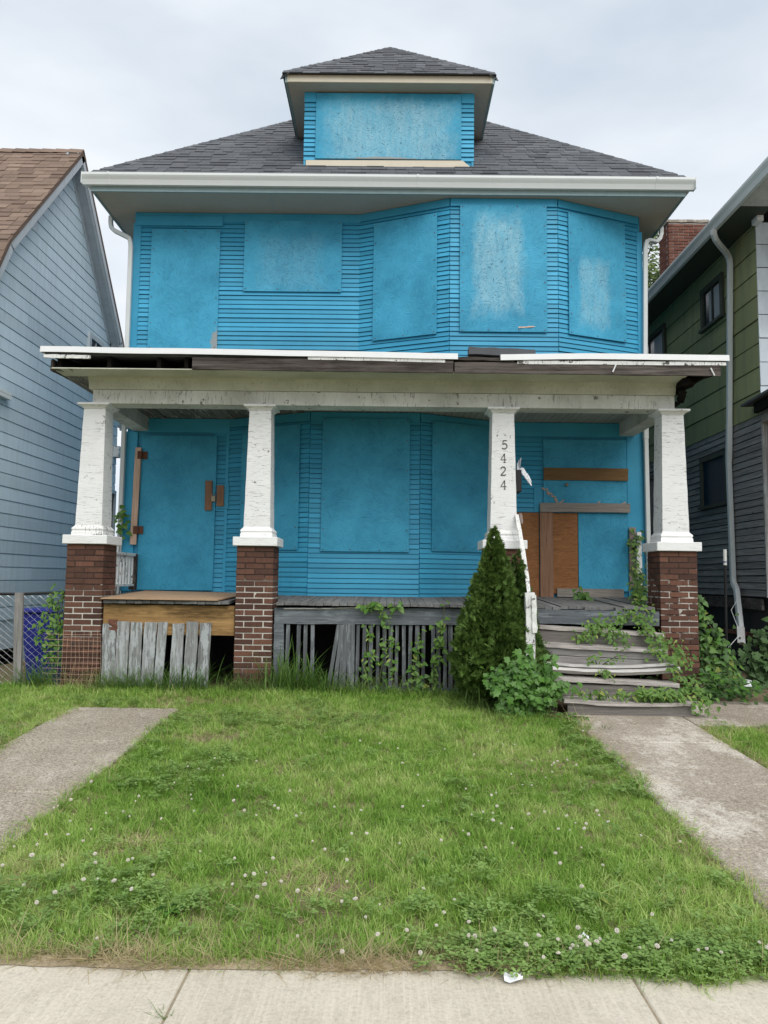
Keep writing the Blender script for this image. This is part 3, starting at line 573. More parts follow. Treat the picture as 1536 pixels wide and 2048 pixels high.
droof = db.part('dormer_roof', MAT['roofg'], house); DSL = math.sqrt(1+DS*DS)
shingles(droof, (D0, DE-.02, DZ-.02), (1, 0, 0), (0, 1, DS), 14, .152, MAT['shg'], 33, 200, lambda v: (v/DSL+.01, D1-D0-v/DSL-.01), .12, .26)
ap_ = ((D0+D1)/2, DE+DH, DZ+DS*DH)
hipcaps(droof, Vector((D0, DE, DZ)).lerp(Vector(ap_), .02), ap_, 12, MAT['shg'], .10); hipcaps(droof, Vector((D1, DE, DZ)).lerp(Vector(ap_), .02), ap_, 12, MAT['shg'], .10)

# ---- porch: piers of brick
bst = [B().box(-.1065, .1065, -.049, .049, -.0287, .0287).mesh('brick', MAT['brick'], .004) for _ in range(3)]
rr = random.Random(3)
for me in bst:
    for v in me.vertices: v.co += Vector((rr.uniform(-1, 1), rr.uniform(-1, 1), rr.uniform(-1, 1)))*.0022
def brick_stack(parent, x0, y0, z0, n, side, zsplit=0., meshes=bst, cw=.0677, mat=None):
    """courses of a 0.436 m square pier; side = -1/+1 is the flank one sees; bricks below zsplit go into one mesh"""
    st = B(); Lb, Wb = .213, .098; S_ = .436
    for i in range(n):
        z = z0 + (i+.5)*cw; A_ = i % 2 == 0; items = []
        a = Lb/2; b = S_-Lb/2; m = S_/2; w = Wb/2; W2 = S_-Wb/2
        if A_: items = [(a, w, 0, 1), (b, w, 0, 1), (a, W2, 0, 0), (b, W2, 0, 0), (w, m, 1, side < 0), (W2, m, 1, side > 0)]
        else: items = [(m, w, 0, 1), (m, W2, 0, 0), (w, a, 1, 1), (w, b, 1, side < 0), (W2, a, 1, 1), (W2, b, 1, side > 0)]
        for (px, py, rot, vis) in items:
            m_ = Matrix.Translation((x0+px, y0+py, z)) @ Matrix.Rotation(rr.uniform(-.006, .006) + (math.pi/2 if rot else 0), 4, 'Z')
            m_.translation += Vector((rr.uniform(-.0015, .0015), rr.uniform(-.003, .002), 0))
            me = rr.choice(meshes)
            if vis and z > zsplit: link('brick', me, parent, m_)
            else: st.add([m_ @ v.co for v in me.vertices], [tuple(p.vertices) for p in me.polygons])
    if st.v: st.part('hidden_bricks', mat or MAT['brick'], parent, kind='stuff')
PX = [-3.79, -1.785, 1.145, 3.182]
mort = [mortar_mat('mortar_first', .93, 1.40, 1.), mortar_mat('mortar_second', .60, 1.52, 1.), mortar_mat('mortar_third', 0, .1, .2), mortar_mat('mortar_fourth', 1.02, 1.62, .42)]
for i, x in enumerate(PX):
    nC = 27; zb = 1.962-nC*.0677
    pier = B().box(x+.0035, x+.4325, 9.0035, 9.4325, .05, 1.96).part('brick_pier', mort[i], house, label=['brown brick pier beside the chain-link fence', 'brick pier with white mortar between planks and slats', 'brick pier behind the conifer', 'brick pier beside the steps'][i])
    brick_stack(pier, x, 9.0, zb, nC, 1 if i < 3 else -1, 1.45 if i == 2 else .28)
    cx = x+.218; z2 = [1.965, 1.963, 1.960, 2.045-.07][i]; cy = 9.218
    B().box(cx-.262, cx+.262, cy-.262, cy+.262, 1.9625, 2.068).part('pier_cap', MAT['capw'], house, bevel=.006)
    cb = B(); hw = [(.190, 2.069), (.190, 2.105), (.181, 2.125), (.190, 2.14), (.186, 2.155), (.160, 2.185), (.157, 2.2)]
    vs = []; fs = []
    def ring(h, z): return [(cx-h, cy-h, z), (cx+h, cy-h, z), (cx+h, cy+h, z), (cx-h, cy+h, z)]
    for k, (h, z) in enumerate(hw):
        vs += ring(h, z)
        if k: fs += [((k-1)*4+j, (k-1)*4+(j+1) % 4, k*4+(j+1) % 4, k*4+j) for j in range(4)]
    cb.add(vs, fs + [(3, 2, 1, 0), (len(vs)-4, len(vs)-3, len(vs)-2, len(vs)-1)])
    col = B()
    n = 12; vs = []; fs = []
    for k in range(n+1):
        t = k/n; vs += ring(.157-.027*t + (.002 if k % 3 == 1 else 0), lerp(2.201, 3.60, t))
        if k: fs += [((k-1)*4+j, (k-1)*4+(j+1) % 4, k*4+(j+1) % 4, k*4+j) for j in range(4)]
    col.add(vs, fs + [(3, 2, 1, 0), (n*4, n*4+1, n*4+2, n*4+3)])
    colo = col.part('porch_column', MAT['column'], house, label='white tapered column with the house number 5424' if i == 2 else None)
    cb.part('column_base', MAT['peel'] if i in (0, 2) else MAT['capw'], colo)
    cc = B(); vs = []; fs = []
    for k, (h, z) in enumerate(((.132, 3.602), (.140, 3.612), (.152, 3.628), (.172, 3.640), (.176, 3.643), (.190, 3.644), (.190, 3.668))):
        vs += ring(h, z)
        if k: fs += [((k-1)*4+j, (k-1)*4+(j+1) % 4, k*4+(j+1) % 4, k*4+j) for j in range(4)]
    cc.add(vs, fs + [(3, 2, 1, 0), (len(vs)-4, len(vs)-3, len(vs)-2, len(vs)-1)]); cc.part('column_capital', MAT['column'], colo)
    if i == 2:   # house number
        G = {'5': [[(.54, .98), (.13, .98)], [(.14, .98), (.09, .54)], [(.09, .54), (.2, .61), (.36, .62), (.5, .54), (.57, .38), (.55, .2), (.44, .05), (.26, 0), (.1, .03), (.03, .13)]],
             '4': [[(.42, 1), (.0, .30), (.62, .30)], [(.44, 1.), (.44, 0)], [(.32, 0), (.56, 0)]],
             '2': [[(.04, .76), (.08, .9), (.2, .99), (.36, 1.), (.5, .92), (.55, .77), (.5, .6), (.34, .4), (.12, .16), (.03, .03)], [(.02, .03), (.5, .03), (.58, .14)]]}
        for ch, gx, gz_, yy in (('5', 1.378, 3.218, 9.0), ('4', 1.362, 3.055, 9.0), ('2', 1.360, 2.896, 9.0), ('4', 1.362, 2.732, 9.0)):
            t = (gz_-2.2)/1.4; yf = cy-(.157-.027*t)-.005; nb = B(); H_ = .104
            for pl_ in G[ch]: nb.tube([(gx+(px-.3)*H_, yf, gz_+(pz-.5)*H_) for px, pz in pl_], .0062 if len(pl_) > 2 else .0052, 6)
            nb.part('house_number', MAT['number'], colo, label='numeral '+ch)
# beams
bm_ = B().box(-3.60, 3.425, 9.085, 9.35, 3.669, 3.838)
beam = bm_.part('porch_beam', MAT['beam'], house, bevel=.004)
prof = [(9.34, 3.840), (9.070, 3.840), (9.066, 3.852), (9.062, 3.875), (9.052, 3.92), (9.030, 3.955), (8.995, 3.985), (8.985, 4.0), (9.34, 4.0)]
B().extrude([(-3.645, y, z) for y, z in prof], (7.075, 0, 0)).part('cove_moulding', MAT['cove'], house)
B().box(-3.70, -3.47, 9.352, FY-.002, 3.672, 3.99).part('porch_beam', MAT['beam'], house, bevel=.004)
B().box(3.285, 3.50, 9.352, FY-.002, 3.672, 3.99).part('porch_beam', MAT['beam'], house, bevel=.004)
# ceiling boards
x = -3.465; k = 0; rr = random.Random(17)
while x < 3.28:
    w = .088; bad = x < -1.2 + rr.uniform(-.3, .2); dz = rr.uniform(-.002, .002) - (.012 if bad and rr.random() < .15 else 0)
    B().box(x, min(x+w-.006, 3.282), 9.352, FY-.004, 3.862+dz, 3.876+dz).part('ceiling_board', MAT['ceil_bad'] if bad else MAT['ceil'], house); x += w
B().box(-3.468, 3.283, 9.352, FY-.004, 3.88, 3.89).part('ceiling_backing', MAT['dark'], house)
# porch roof: deck, rafters, edge
dk = B().hexa([(-4.0, 8.64, 4.13), (3.84, 8.64, 4.11), (3.84, FY-.03, 4.42), (-4.0, FY-.03, 4.44), (-4.0, 8.64, 4.165), (3.84, 8.64, 4.145), (3.84, FY-.03, 4.455), (-4.0, FY-.03, 4.475)])
dk.part('porch_roof_deck', MAT['tar'], house)
for i, x in enumerate((-3.88, -3.30, -2.72, -2.40, -1.8, -1.1, -.4, .3, 1., 1.7, 2.4, 3.1, 3.70)):
    B().hexa([(x, 8.70, 4.0), (x+.045, 8.70, 4.0), (x+.045, 10.8, 4.2), (x, 10.8, 4.2), (x, 8.70, 4.125), (x+.045, 8.70, 4.125), (x+.045, 10.8, 4.41), (x, 10.8, 4.41)]).part('rafter', MAT['dark'], house)
B().box(-3.95, 3.6, 9.36, 9.39, 4.0, 4.26).part('cavity_dark_back', MAT['dark'], house)  # black sheet behind the rafters, the cavity's shade put into its colour
B().box(-3.92, 3.43, 8.648, 8.984, 3.972, 3.986).part('porch_soffit', MAT['cove'], house, bevel=.002)
for j in range(3): B().rough((-3.885+.105*j, 8.66, 3.98), (-3.885+.105*j, 10.8, 3.985), (.098, 0, 0), (0, 0, .014), 6, .004, seed=j+40).part('soffit_board', MAT['ceil_bad'], house)
for j, (x0, y0, z0, x1, y1, z1) in enumerate(((3.46, 8.75, 3.94, 3.55, 10.6, 3.99), (3.58, 8.9, 3.97, 3.66, 10.0, 4.02), (3.47, 8.95, 3.86, 3.66, 9.5, 3.88), (3.52, 9.3, 3.80, 3.62, 10.4, 3.85), (3.70, 8.66, 4.0, 3.72, 10.7, 4.2))):
    B().rough((x0, y0, z0), (x1, y1, z1), (.09, 0, .01), (.0, 0, .05), 6, .012, seed=j+50).part('rotten_board', MAT['dark'], house)
B().rough((-2.28, 8.622, 4.040), (.725, 8.622, 4.030), (0, 0, .138), (0, .03, 0), 12, .003, seed=60).part('fascia_plank', MAT['darkplank'], house)
B().rough((.735, 8.624, 4.025), (3.785, 8.624, 4.022), (0, 0, .125), (0, .03, 0), 12, .003, seed=61).part('fascia_plank', MAT['darkplank'], house)
B().rough((-3.93, 8.655, 4.02), (-3.93, 10.7, 4.1), (.03, 0, 0), (0, 0, .13), 6, .006, seed=62).part('fascia_plank', MAT['darkplank'], house)
for x0, x1, z0, z1, s_ in ((-4.0, -3.47, 4.108, 4.10, 1), (-.95, .63, 4.118, 4.098, 2), (1.46, 3.84, 4.092, 4.098, 3)):
    B().rough((x0, 8.612, z0), (x1, 8.612, z1), (0, 0, .040), (0, .02, 0), 14, .003, seed=63+s_).part('drip_board', MAT['peel'], house)
def drip(xs_, zs_, name):
    b = B()
    for i in range(len(xs_)-1):
        a, c = (xs_[i], zs_[i]), (xs_[i+1], zs_[i+1])
        b.hexa([(a[0], 8.588, a[1]-.068), (c[0], 8.588, c[1]-.068), (c[0], 8.600, c[1]-.068), (a[0], 8.600, a[1]-.068), (a[0], 8.592, a[1]), (c[0], 8.592, c[1]), (c[0], 8.80, c[1]+.012), (a[0], 8.80, a[1]+.012)])
    b.part(name, MAT['trimw'], house)
rr = random.Random(2)
xs_ = list(np.linspace(-4.035, .77, 13)); drip(xs_, [4.218-.034*((x+4.035)/4.8)**1.3+rr.uniform(-.003, .003) for x in xs_], 'metal_edge')
xs_ = list(np.linspace(1.26, 3.875, 9)); drip(xs_, [4.178+.024*min(1, (x-1.26)/1.2)+rr.uniform(-.004, .004) for x in xs_], 'metal_edge')
B().hexa([(-4.045, 8.60, 4.15), (-4.03, 8.60, 4.15), (-4.03, 10.8, 4.40), (-4.045, 10.8, 4.40), (-4.045, 8.60, 4.216), (-4.0, 8.60, 4.216), (-4.0, 10.8, 4.50), (-4.045, 10.8, 4.50)]).part('metal_edge', MAT['trimw'], house)
B().rough((.885, 8.70, 4.235), (1.675, 8.70, 4.205), (0, .03, .095), (0, .10, -.012), 8, .005, seed=70).part('roofing_strip', MAT['tar'], house, label='stiff grey scrap of roll roofing standing on the porch edge')
B().rough((.70, 8.63, 4.135), (1.42, 8.63, 4.118), (0, 0, .035), (0, .05, 0), 8, .006, seed=71).part('drip_board', MAT['darkplank'], house)
for x, z in ((2.58, 4.03), (3.66, 4.0)): B().tube([(x, 8.595, z+.045), (x+(.04 if x > 3 else -.04), 8.59, z-.045)], .008, 5).part('bent_metal_strip', MAT['trimw'], house)
# porch floor
x = -3.60; k = 0; rr = random.Random(23)
while x < 3.44:
    w = .092; inp = any(q-.01 < x+w and x < q+.446 for q in PX); yf = 9.445 if inp else 8.975+rr.uniform(-.012, .022)+(.05 if 2.3 < x < 2.6 else 0); dz = rr.uniform(-.003, .003)-(.012 if x > 1.8 and rr.random() < .3 else 0)
    B().hexa([(x, yf, 1.275+dz), (x+w-.005, yf+rr.uniform(-.006, .006), 1.275+dz), (x+w-.005, FY-.003, 1.345+dz), (x, FY-.003, 1.345+dz), (x, yf, 1.308+dz), (x+w-.005, yf, 1.308+dz), (x+w-.005, FY-.003, 1.378+dz), (x, FY-.003, 1.378+dz)]).part('floor_plank', MAT['floor'], house); x += w; k += 1
B().box(-3.58, 3.42, 9.46, 10.2, 1.23, 1.262).part('floor_joists', MAT['dark'], house)
# skirting, left bay: orange plank and standing grey boards
B().rough((-3.335, 9.055, 1.085), (-1.79, 9.055, 1.083), (0, 0, .345), (0, .035, 0), 8, .003, seed=80).part('skirt_plank', MAT['orange'], house, label='wide orange plank under the left door')
for j, (xt0, xt1, zt, xb, zb) in enumerate(((-3.335, -3.175, 1.035, -3.245, .22), (-3.168, -3.015, 1.052, -3.10, .22), (-3.01, -2.865, 1.055, -2.945, .22), (-2.845, -2.695, 1.06, -2.80, .22), (-2.685, -2.572, 1.052, -2.665, .22), (-2.515, -2.375, 1.052, -2.465, .22), (-2.355, -2.208, 1.06, -2.30, .22), (-2.195, -2.055, 1.052, -2.15, .22))):
    B().rough(((xt0+xt1)/2, 9.022, zt), (xb, 9.015, zb), ((xt1-xt0)*.94, 0, 0), (0, .022, 0), 9, .004, seed=81+j).part('skirt_board', MAT['greyz'], house)
B().rough((-3.22, 9.018, 1.08), (-3.2, 9.018, .93), (.10, 0, 0), (0, .016, 0), 4, .005, seed=92).part('rusty_bracket', MAT['rust'], house)
# skirting, middle: header, post, slats
B().rough((-1.335, 9.06, 1.150), (1.14, 9.06, 1.165), (0, 0, .188), (0, .045, 0), 12, .003, seed=93).part('skirt_header', MAT['greypaint'], house)
B().rough((-1.275, 9.06, 1.055), (-1.262, 9.06, .22), (.115, 0, 0), (0, .045, 0), 6, .003, seed=94).part('skirt_post', MAT['greypaint'], house)
B().rough((-.25, 9.06, .292), (1.14, 9.06, .288), (0, 0, .10), (0, .045, 0), 8, .003, seed=95).part('skirt_rail', MAT['greypaint'], house)
B().tube([(-1.22, 9.03, 1.232), (-.7, 9.028, 1.240), (-.22, 9.03, 1.262)], .009, 5).part('loose_stick', MAT['stepl'], house)
pxm = lambda c_: -1.328 + (c_-254)*.358/1530*9.06
rr = random.Random(31)
for c_, zl in ((330, .5), (390, .55), (427, .6), (466, .62)):
    B().rough((pxm(c_), 9.065, 1.06), (pxm(c_+rr.uniform(-4, 4)), 9.065, zl-.2), (.042, 0, 0), (0, .018, 0), 6, .002, seed=int(c_)).part('skirt_slat', MAT['greyslat'], house)
for ct, cbt in ((612, 556), (630, 592), (645, 622), (660, 640), (676, 668), (690, 690)):
    B().rough((pxm(ct), 9.04+.002*(ct % 5), 1.062), (pxm(cbt), 9.03-.001*(ct % 7), .30), (.044, 0, 0), (0, .016, 0), 6, .002, seed=int(ct)).part('skirt_slat', MAT['greyslat'], house)
for c_ in (718, 754, 790, 827, 864, 899, 934, 970, 1008, 1045, 1081, 1133, 1160, 1200, 1228, 1268, 1305, 1342):
    B().rough((pxm(c_), 9.066, 1.065), (pxm(c_+rr.uniform(-5, 5)), 9.066, .30), (.044*rr.uniform(.85, 1.1), 0, 0), (0, .018, 0), 6, .002, seed=int(c_)).part('skirt_slat', MAT['greyslat'], house)
# dark space under the porch: foundation behind, sides added to keep daylight out
B().box(-3.56, -3.54, 9.44, FY, .1, 1.27).box(3.40, 3.42, 9.44, FY, .1, 1.27).box(-3.6, 3.4, FY-.02, FY-.01, .1, 1.33).part('foundation_and_closed_sides', MAT['found'], house)
# left side railing
rl = B().box(-3.615, -3.535, 9.45, FY-.05, 1.865, 1.905).part('porch_railing', MAT['peel'], house, bevel=.006)
B().box(-3.605, -3.545, 9.45, FY-.05, 1.452, 1.482).part('rail', MAT['peel'], rl)
for y in np.arange(9.52, 10.8, .115): B().box(-3.590, -3.562, y, y+.06, 1.483, 1.864).part('baluster', MAT['peel'], rl)
B().box(-3.62, -3.53, 10.70, 10.78, 1.4, 1.90).part('rail_post', MAT['darkplank'], rl)
# right side: rail stump
B().rough((3.50, 10.72, 1.36), (3.50, 10.72, 2.30), (.06, 0, 0), (0, .06, 0), 6, .004, seed=99).part('rail_post', MAT['peel'], house)

# ---- front steps
steps = B().box(1.72, 1.76, 8.12, 9.0, .1, .42).box(2.96, 3.0, 8.12, 9.0, .1, .42).part('front_steps', MAT['stepd'], house)
B().rough((1.66, 8.985, 1.185), (3.16, 8.985, 1.175), (0, 0, .165), (0, .03, 0), 10, .003, seed=110).part('riser', MAT['greypaint'], steps)
TR = [(8.72, .30, 1.705, 3.110, 1.088, 1.020, 'stepw', .004), (8.48, .29, 1.62, 3.065, .912, .858, 'stepw', .004), (8.05, .30, 1.70, 3.03, .598, .548, 'stepw', .0), (7.86, .28, 1.80, 3.106, .408, .392, 'stepw', .022)]
for k, (y, dp, x0, x1, zl, zr, m_, sg) in enumerate(TR):
    B().rough((x0, y+dp*.25, zl-.016), (x1, y+dp*.25, zr-.016), (0, dp*.5-.008, 0), (0, 0, .036), 12, .004, sg, 111+k).part('tread_board', MAT[m_], steps)
    B().rough((x0+.01, y+dp*.76, zl-.014), (x1-.02, y+dp*.76, zr-.014), (0, dp*.5-.01, 0), (0, 0, .036), 12, .003, 0, 121+k).part('tread_board', MAT[m_], steps)
# risers (the third step down is two boards, the fourth tread a warped pale board tipped forward)
B().rough((1.70, 8.755, .965), (3.10, 8.755, .925), (0, 0, .15), (0, .028, 0), 10, .003, seed=131).part('riser', MAT['stepd'], steps)
B().rough((1.64, 8.525, .838), (3.06, 8.525, .782), (0, 0, .082), (0, .028, 0), 10, .003, seed=132).part('riser', MAT['greyx'], steps)
B().rough((1.66, 8.515, .746), (3.06, 8.515, .696), (0, 0, .082), (0, .028, 0), 10, .003, seed=133).part('riser', MAT['greyx'], steps)
for j, (zo, wd) in enumerate(((0., 1), (-.043, 1))):
    B().rough((1.68, 8.262-.03*j, .712+zo), (3.06+.03*j, 8.262-.03*j, .722+zo), (0, -.045, .036), (0, .02, .028), 14, .003, .035, 134+j).part('warped_tread', MAT['stepl'], steps)
B().rough((1.70, 8.33, .672), (3.0, 8.33, .645), (0, .12, 0), (0, 0, .03), 10, .004, 0, 139).part('tread_board', MAT['stepw'], steps)
B().rough((1.76, 8.09, .478), (3.02, 8.09, .448), (0, 0, .12), (0, .028, 0), 10, .003, seed=136).part('riser', MAT['stepd'], steps)
B().rough((1.84, 7.905, .302), (3.085, 7.905, .297), (0, 0, .145), (0, .03, 0), 10, .003, .012, seed=137).part('riser', MAT['stepd'], steps)
# broken handrail of the steps
B().rough((1.52, 9.03, 2.36), (1.555, 8.17, 1.08), (.045, 0, .0), (0, .05, .045), 9, .006, seed=140).part('handrail', MAT['peel'], house, label='peeling white handrail sloping down from the numbered column')
B().rough((1.508, 8.20, 1.47), (1.515, 8.20, .45), (.095, 0, 0), (0, .07, 0), 9, .005, seed=141).part('rail_post', MAT['peel'], house)
B().rough((1.545, 8.155, 1.45), (1.555, 8.155, 1.03), (.05, 0, 0), (0, .02, 0), 6, .006, seed=142).part('rail_splinter', MAT['peel'], house)
B().rough((1.555, 9.05, 2.40), (1.575, 9.05, 2.26), (.03, 0, 0), (0, .05, 0), 4, .004, seed=143).part('rail_bracket', MAT['greyv'], house)
# mailbox on the column
mb = B().box(1.50, 1.585, 9.10, 9.33, 2.655, 2.92).part('mailbox', MAT['iron'], house, bevel=.006)

# ------------------------------------------------------------------ house on the left (gambrel)
lh = thing('neighbour_house', 'pale blue-grey house with brown gambrel roof beyond the chain-link fence', 'house', (-9, 12.65, .2))
LX = -5.6; PK = (12.65, 8.93); F1 = (10.33, 6.27); F2 = (9.47, 4.70); B1 = (14.97, 6.27); B2 = (15.83, 4.70); WF, WB = 9.95, 15.45
def in_off(z):  # y-range of the gable wall at height z
    if z <= 4.75: return WF, WB
    if z <= 6.20: t = (z-4.62)/(6.20-4.62); return lerp(9.55, 10.42, t), lerp(15.75, 14.88, t)
    t = min(1, (z-6.20)/(8.83-6.20)); return lerp(10.42, PK[0]-.01, t), lerp(14.88, PK[0]+.01, t)
poly = [(WF, .2), (WB, .2), (WB, 4.75)] + [(in_off(z)[1]-.02, z-.02) for z in (4.9, 6.2)] + [(PK[0], 8.80)] + [(in_off(z)[0]+.02, z-.02) for z in (6.2, 4.9)] + [(WF, 4.75)]
lbody = B().extrude([(LX-.004, y, z) for y, z in poly], (-7.4, 0, 0)).part('wall', MAT['alu'], lh)
rr = random.Random(71); zb = .93; k = 0; LEX = .1937
while zb < 8.72:
    zt = min(zb+LEX-.013, 8.80); a0_, a1_ = in_off(zb); b0_, b1_ = in_off(zt)
    cuts = sorted([c_ for c_ in ([11.98] if zb < 1.8 or 3.0 < zb < 4.4 and k % 3 == 0 else [rr.uniform(10.6, 15.)] if rr.random() < .15 else []) if a0_+.3 < c_ < a1_-.3])
    if 6.9 < zb < 7.35: cuts = [11.55+.12*(zb-6.9)]
    eb = [a0_]+cuts+[a1_]; et = [b0_]+cuts+[b1_]
    for i in range(len(eb)-1):
        if et[i+1]-et[i] < .02: continue
        g_ = .0015 if i else 0; th = .020*rr.uniform(.9, 1.15); newer = 6.9 < zb < 7.35 and i == 0
        B().hexa([(LX+th, eb[i]+g_, zb), (LX+th, eb[i+1]-.001, zb), (LX, eb[i+1]-.001, zb+.001), (LX, eb[i]+g_, zb+.001), (LX+th*.75, et[i]+g_, zt), (LX+th*.75, et[i+1]-.001, zt), (LX, et[i+1]-.001, zt), (LX, et[i]+g_, zt)]).part('siding_board', MAT['alul'] if newer else MAT['alu'], lh)
    zb += LEX; k += 1
siding(lh, (-13, WF), (LX, WF), .93, 4.70, LEX, MAT['alu'], .02, .001, 'siding_board', None, .013)
RXE = -5.36
def roof_slab(a, b, parent, name, mat, t=.05, x0=-13.2, x1=RXE):
    d = Vector((0, b[0]-a[0], b[1]-a[1])).normalized(); n_ = Vector((0, -d.z, d.y)); n_ = n_ if n_.z > 0 else -n_
    P_ = [Vector((x0, *a)), Vector((x1, *a)), Vector((x1, *b)), Vector((x0, *b))]
    return B().hexa([p-n_*t for p in P_] + P_).part(name, mat, parent)
lroof = roof_slab(F1, PK, lh, 'roof', MAT['shb']); roof_slab(F2, F1, lh, 'roof', MAT['shb']); roof_slab(B1, PK, lh, 'roof', MAT['shb']); roof_slab(B2, B1, lh, 'roof', MAT['shb'])
v1 = (0, PK[0]-F1[0], PK[1]-F1[1]); n1 = int(math.hypot(*v1[1:])/.15)
shingles(lroof, (-8.2, F1[0], F1[1]), (1, 0, 0), v1, n1, .15, MAT['shb'], 51, 220, lambda v: (0, RXE+8.2+.006))
v2 = (0, F1[0]-F2[0], F1[1]-F2[1])
shingles(lroof, (-8.2, F2[0], F2[1]), (1, 0, 0), v2, 11, .155, MAT['shb'], 52, 70, lambda v: (0, RXE+8.2+.006), .22, .5)
for i in range(12):
    x0 = -8.2+i*.235; B().add([(x0, PK[0]-.13, PK[1]-.10), (x0+.25, PK[0]-.13, PK[1]-.112), (x0+.25, PK[0], PK[1]+.022), (x0, PK[0], PK[1]+.036), (x0, PK[0]+.13, PK[1]-.10), (x0+.25, PK[0]+.13, PK[1]-.112)], [(0, 1, 2, 3), (3, 2, 5, 4), (0, 3, 4), (1, 5, 2)]).part('ridge_shingle', MAT['shb'], lroof)
def rake(a, b, parent):
    a, b = Vector((0, *a)), Vector((0, *b)); d = (b-a).normalized(); n_ = Vector((0, -d.z, d.y)); n_ = n_ if n_.z > 0 else -n_
    def q(p, x, o): r = p - n_*o; return (x, r.y, r.z)
    def bar(x0, x1, o0, o1, mat, nm):
        B().hexa([q(a, x0, o1), q(a, x1, o1), q(b, x1, o1), q(b, x0, o1), q(a, x0, o0), q(a, x1, o0), q(b, x1, o0), q(b, x0, o0)]).part(nm, mat, parent)
    bar(RXE-.035, RXE-.008, .052, .16, MAT['alut'], 'rake_board'); bar(RXE-.06, RXE-.036, .10, .19, MAT['alut'], 'rake_board'); bar(LX+.02, RXE-.062, .14, .155, MAT['alut'], 'rake_soffit')
    bar(LX+.001, LX+.035, .156, .25, MAT['alut'], 'rake_trim')
for a_, b_ in ((F2, F1), (F1, PK), (B2, B1), (B1, PK)): rake(a_, b_, lh)
def side_window(parent, X, s, y0, y1, z0, z1, fr, glass, w=.07, curt=None, bars=1):
    """window in a wall facing s (+1/-1 along x)"""
    f = B(); o0, o1 = X-.002*s, X+.045*s; lo, hi = min(o0, o1), max(o0, o1)
    f.box(lo, hi, y0, y0+w, z0, z1).box(lo, hi, y1-w, y1, z0, z1).box(lo, hi, y0+w, y1-w, z1-w, z1); fo = f.part('window', fr, parent)
    B().box(min(X, X+.07*s), max(X, X+.07*s), y0-.03, y1+.03, z0-.05, z0-.001).part('sill', fr, fo)
    B().box(min(X+.008*s, X+.012*s), max(X+.008*s, X+.012*s), y0+w+.001, y1-w-.001, z0, z1-w-.001).part('pane', glass, fo)
    for i in range(bars):
        ym = lerp(y0+w, y1-w, (i+1)/(bars+1)); B().box(min(X+.013*s, X+.028*s), max(X+.013*s, X+.028*s), ym-.015, ym+.015, z0, z1-w-.001).part('sash_bar', fr, fo)
    if curt:
        for (c0_, c1_) in curt: B().box(min(X+.0125*s, X+.0135*s), max(X+.0125*s, X+.0135*s), lerp(y0+w, y1-w, c0_), lerp(y0+w, y1-w, c1_), z0+.01, z1-w-.06).part('curtain', MAT['curtain'], fo)
side_window(lh, LX+.016, 1, 13.72, 14.42, 5.2, 6.06, MAT['alut'], MAT['glass'], .09)
side_window(lh, LX+.016, 1, 15.0, 15.42, 1.7, 3.30, MAT['alut'], MAT['glass'])
B().box(LX+.016, LX+.14, 15.25, 15.44, 3.98, 4.2).part('vent_hood', MAT['peel'], lh)
B().box(-7.0, -5.50, 10.2, 10.9, 4.17, 4.21).box(-7.0, -5.50, 10.2, 10.9, 4.11, 4.165).part('porch_eave', MAT['gutter'], lh)
B().box(-13, LX-.02, WF+.02, WB-.02, .1, .92).part('foundation', MAT['found'], lh)
B().box(LX-.018, LX-.004, 10.3, 11.6, .1, .50).part('foundation_block', MAT['path'], lh)

# ------------------------------------------------------------------ house on the right
rh = thing('neighbour_house', 'green shingled house with dark bare clapboards below, right of the blue house', 'house', (8, 15, .3))
RX = 5.3; RF = 10.75
B().box(RX, 12, RF, 22, 1.40, 6.84).box(RX+.05, 11.9, RF+.05, 21.9, .1, 1.40).part('wall', MAT['found'], rh)
siding(rh, (RX, 17.6), (RX, RF), 1.41, 4.0, .1, MAT['clap'], .024, .004, 'clapboard', lambda z: [(0, 2.1+.9*math.sin(z*37)), (2.103+.9*math.sin(z*37), 6.85)], .012)
siding(rh, (RX, 18.2), (RX, RF), 4.0, 6.83, .348, MAT['green'], .028, .003, 'siding_shingle', lambda z: [(0, 2.4), (2.402, 4.8), (4.802, 7.45)], .013)
siding(rh, (RX-.025, RF), (12, RF), 4.06, 6.82, .348, MAT['whshg'], .022, .003, 'siding_shingle')
siding(rh, (RX+.16, RF), (12, RF), 1.41, 4.0, .1, MAT['clap'], .020, .004, 'clapboard')
B().box(RX-.03, RX+.09, RF-.03, RF, 1.4, 3.98).part('corner_board', MAT['greyz'], rh)
B().rough((RX+.10, RF-.04, 3.9), (RX+.10, RF-.05, 2.1), (.09, 0, 0), (0, .02, 0), 6, .006, seed=5).part('corner_board', MAT['darkplank'], rh)
# roof
EX0 = 4.83
B().hexa([(EX0, 9.3, 6.87), (8.4, 9.3, 8.7), (8.4, 22.5, 8.7), (EX0, 22.5, 6.87), (EX0, 9.3, 6.94), (8.4, 9.3, 8.77), (8.4, 22.5, 8.77), (EX0, 22.5, 6.94)]).part('roof', MAT['roofg'], rh)
B().hexa([(8.4, 9.3, 8.7), (12., 9.3, 6.87), (12., 22.5, 6.87), (8.4, 22.5, 8.7), (8.4, 9.3, 8.77), (12., 9.3, 6.94), (12., 22.5, 6.94), (8.4, 22.5, 8.77)]).part('roof', MAT['roofg'], rh)
B().box(EX0+.03, RX, 10.3, 22.2, 6.842, 6.857).part('soffit', MAT['winf'], rh)
B().box(EX0+.03, 11.9, 9.35, 10.295, 6.842, 6.857).part('soffit', MAT['beam'], rh)
B().box(RX-.09, RX-.0, 10.55, 10.72, 6.76, 6.841).part('corner_bracket', MAT['trimw'], rh)
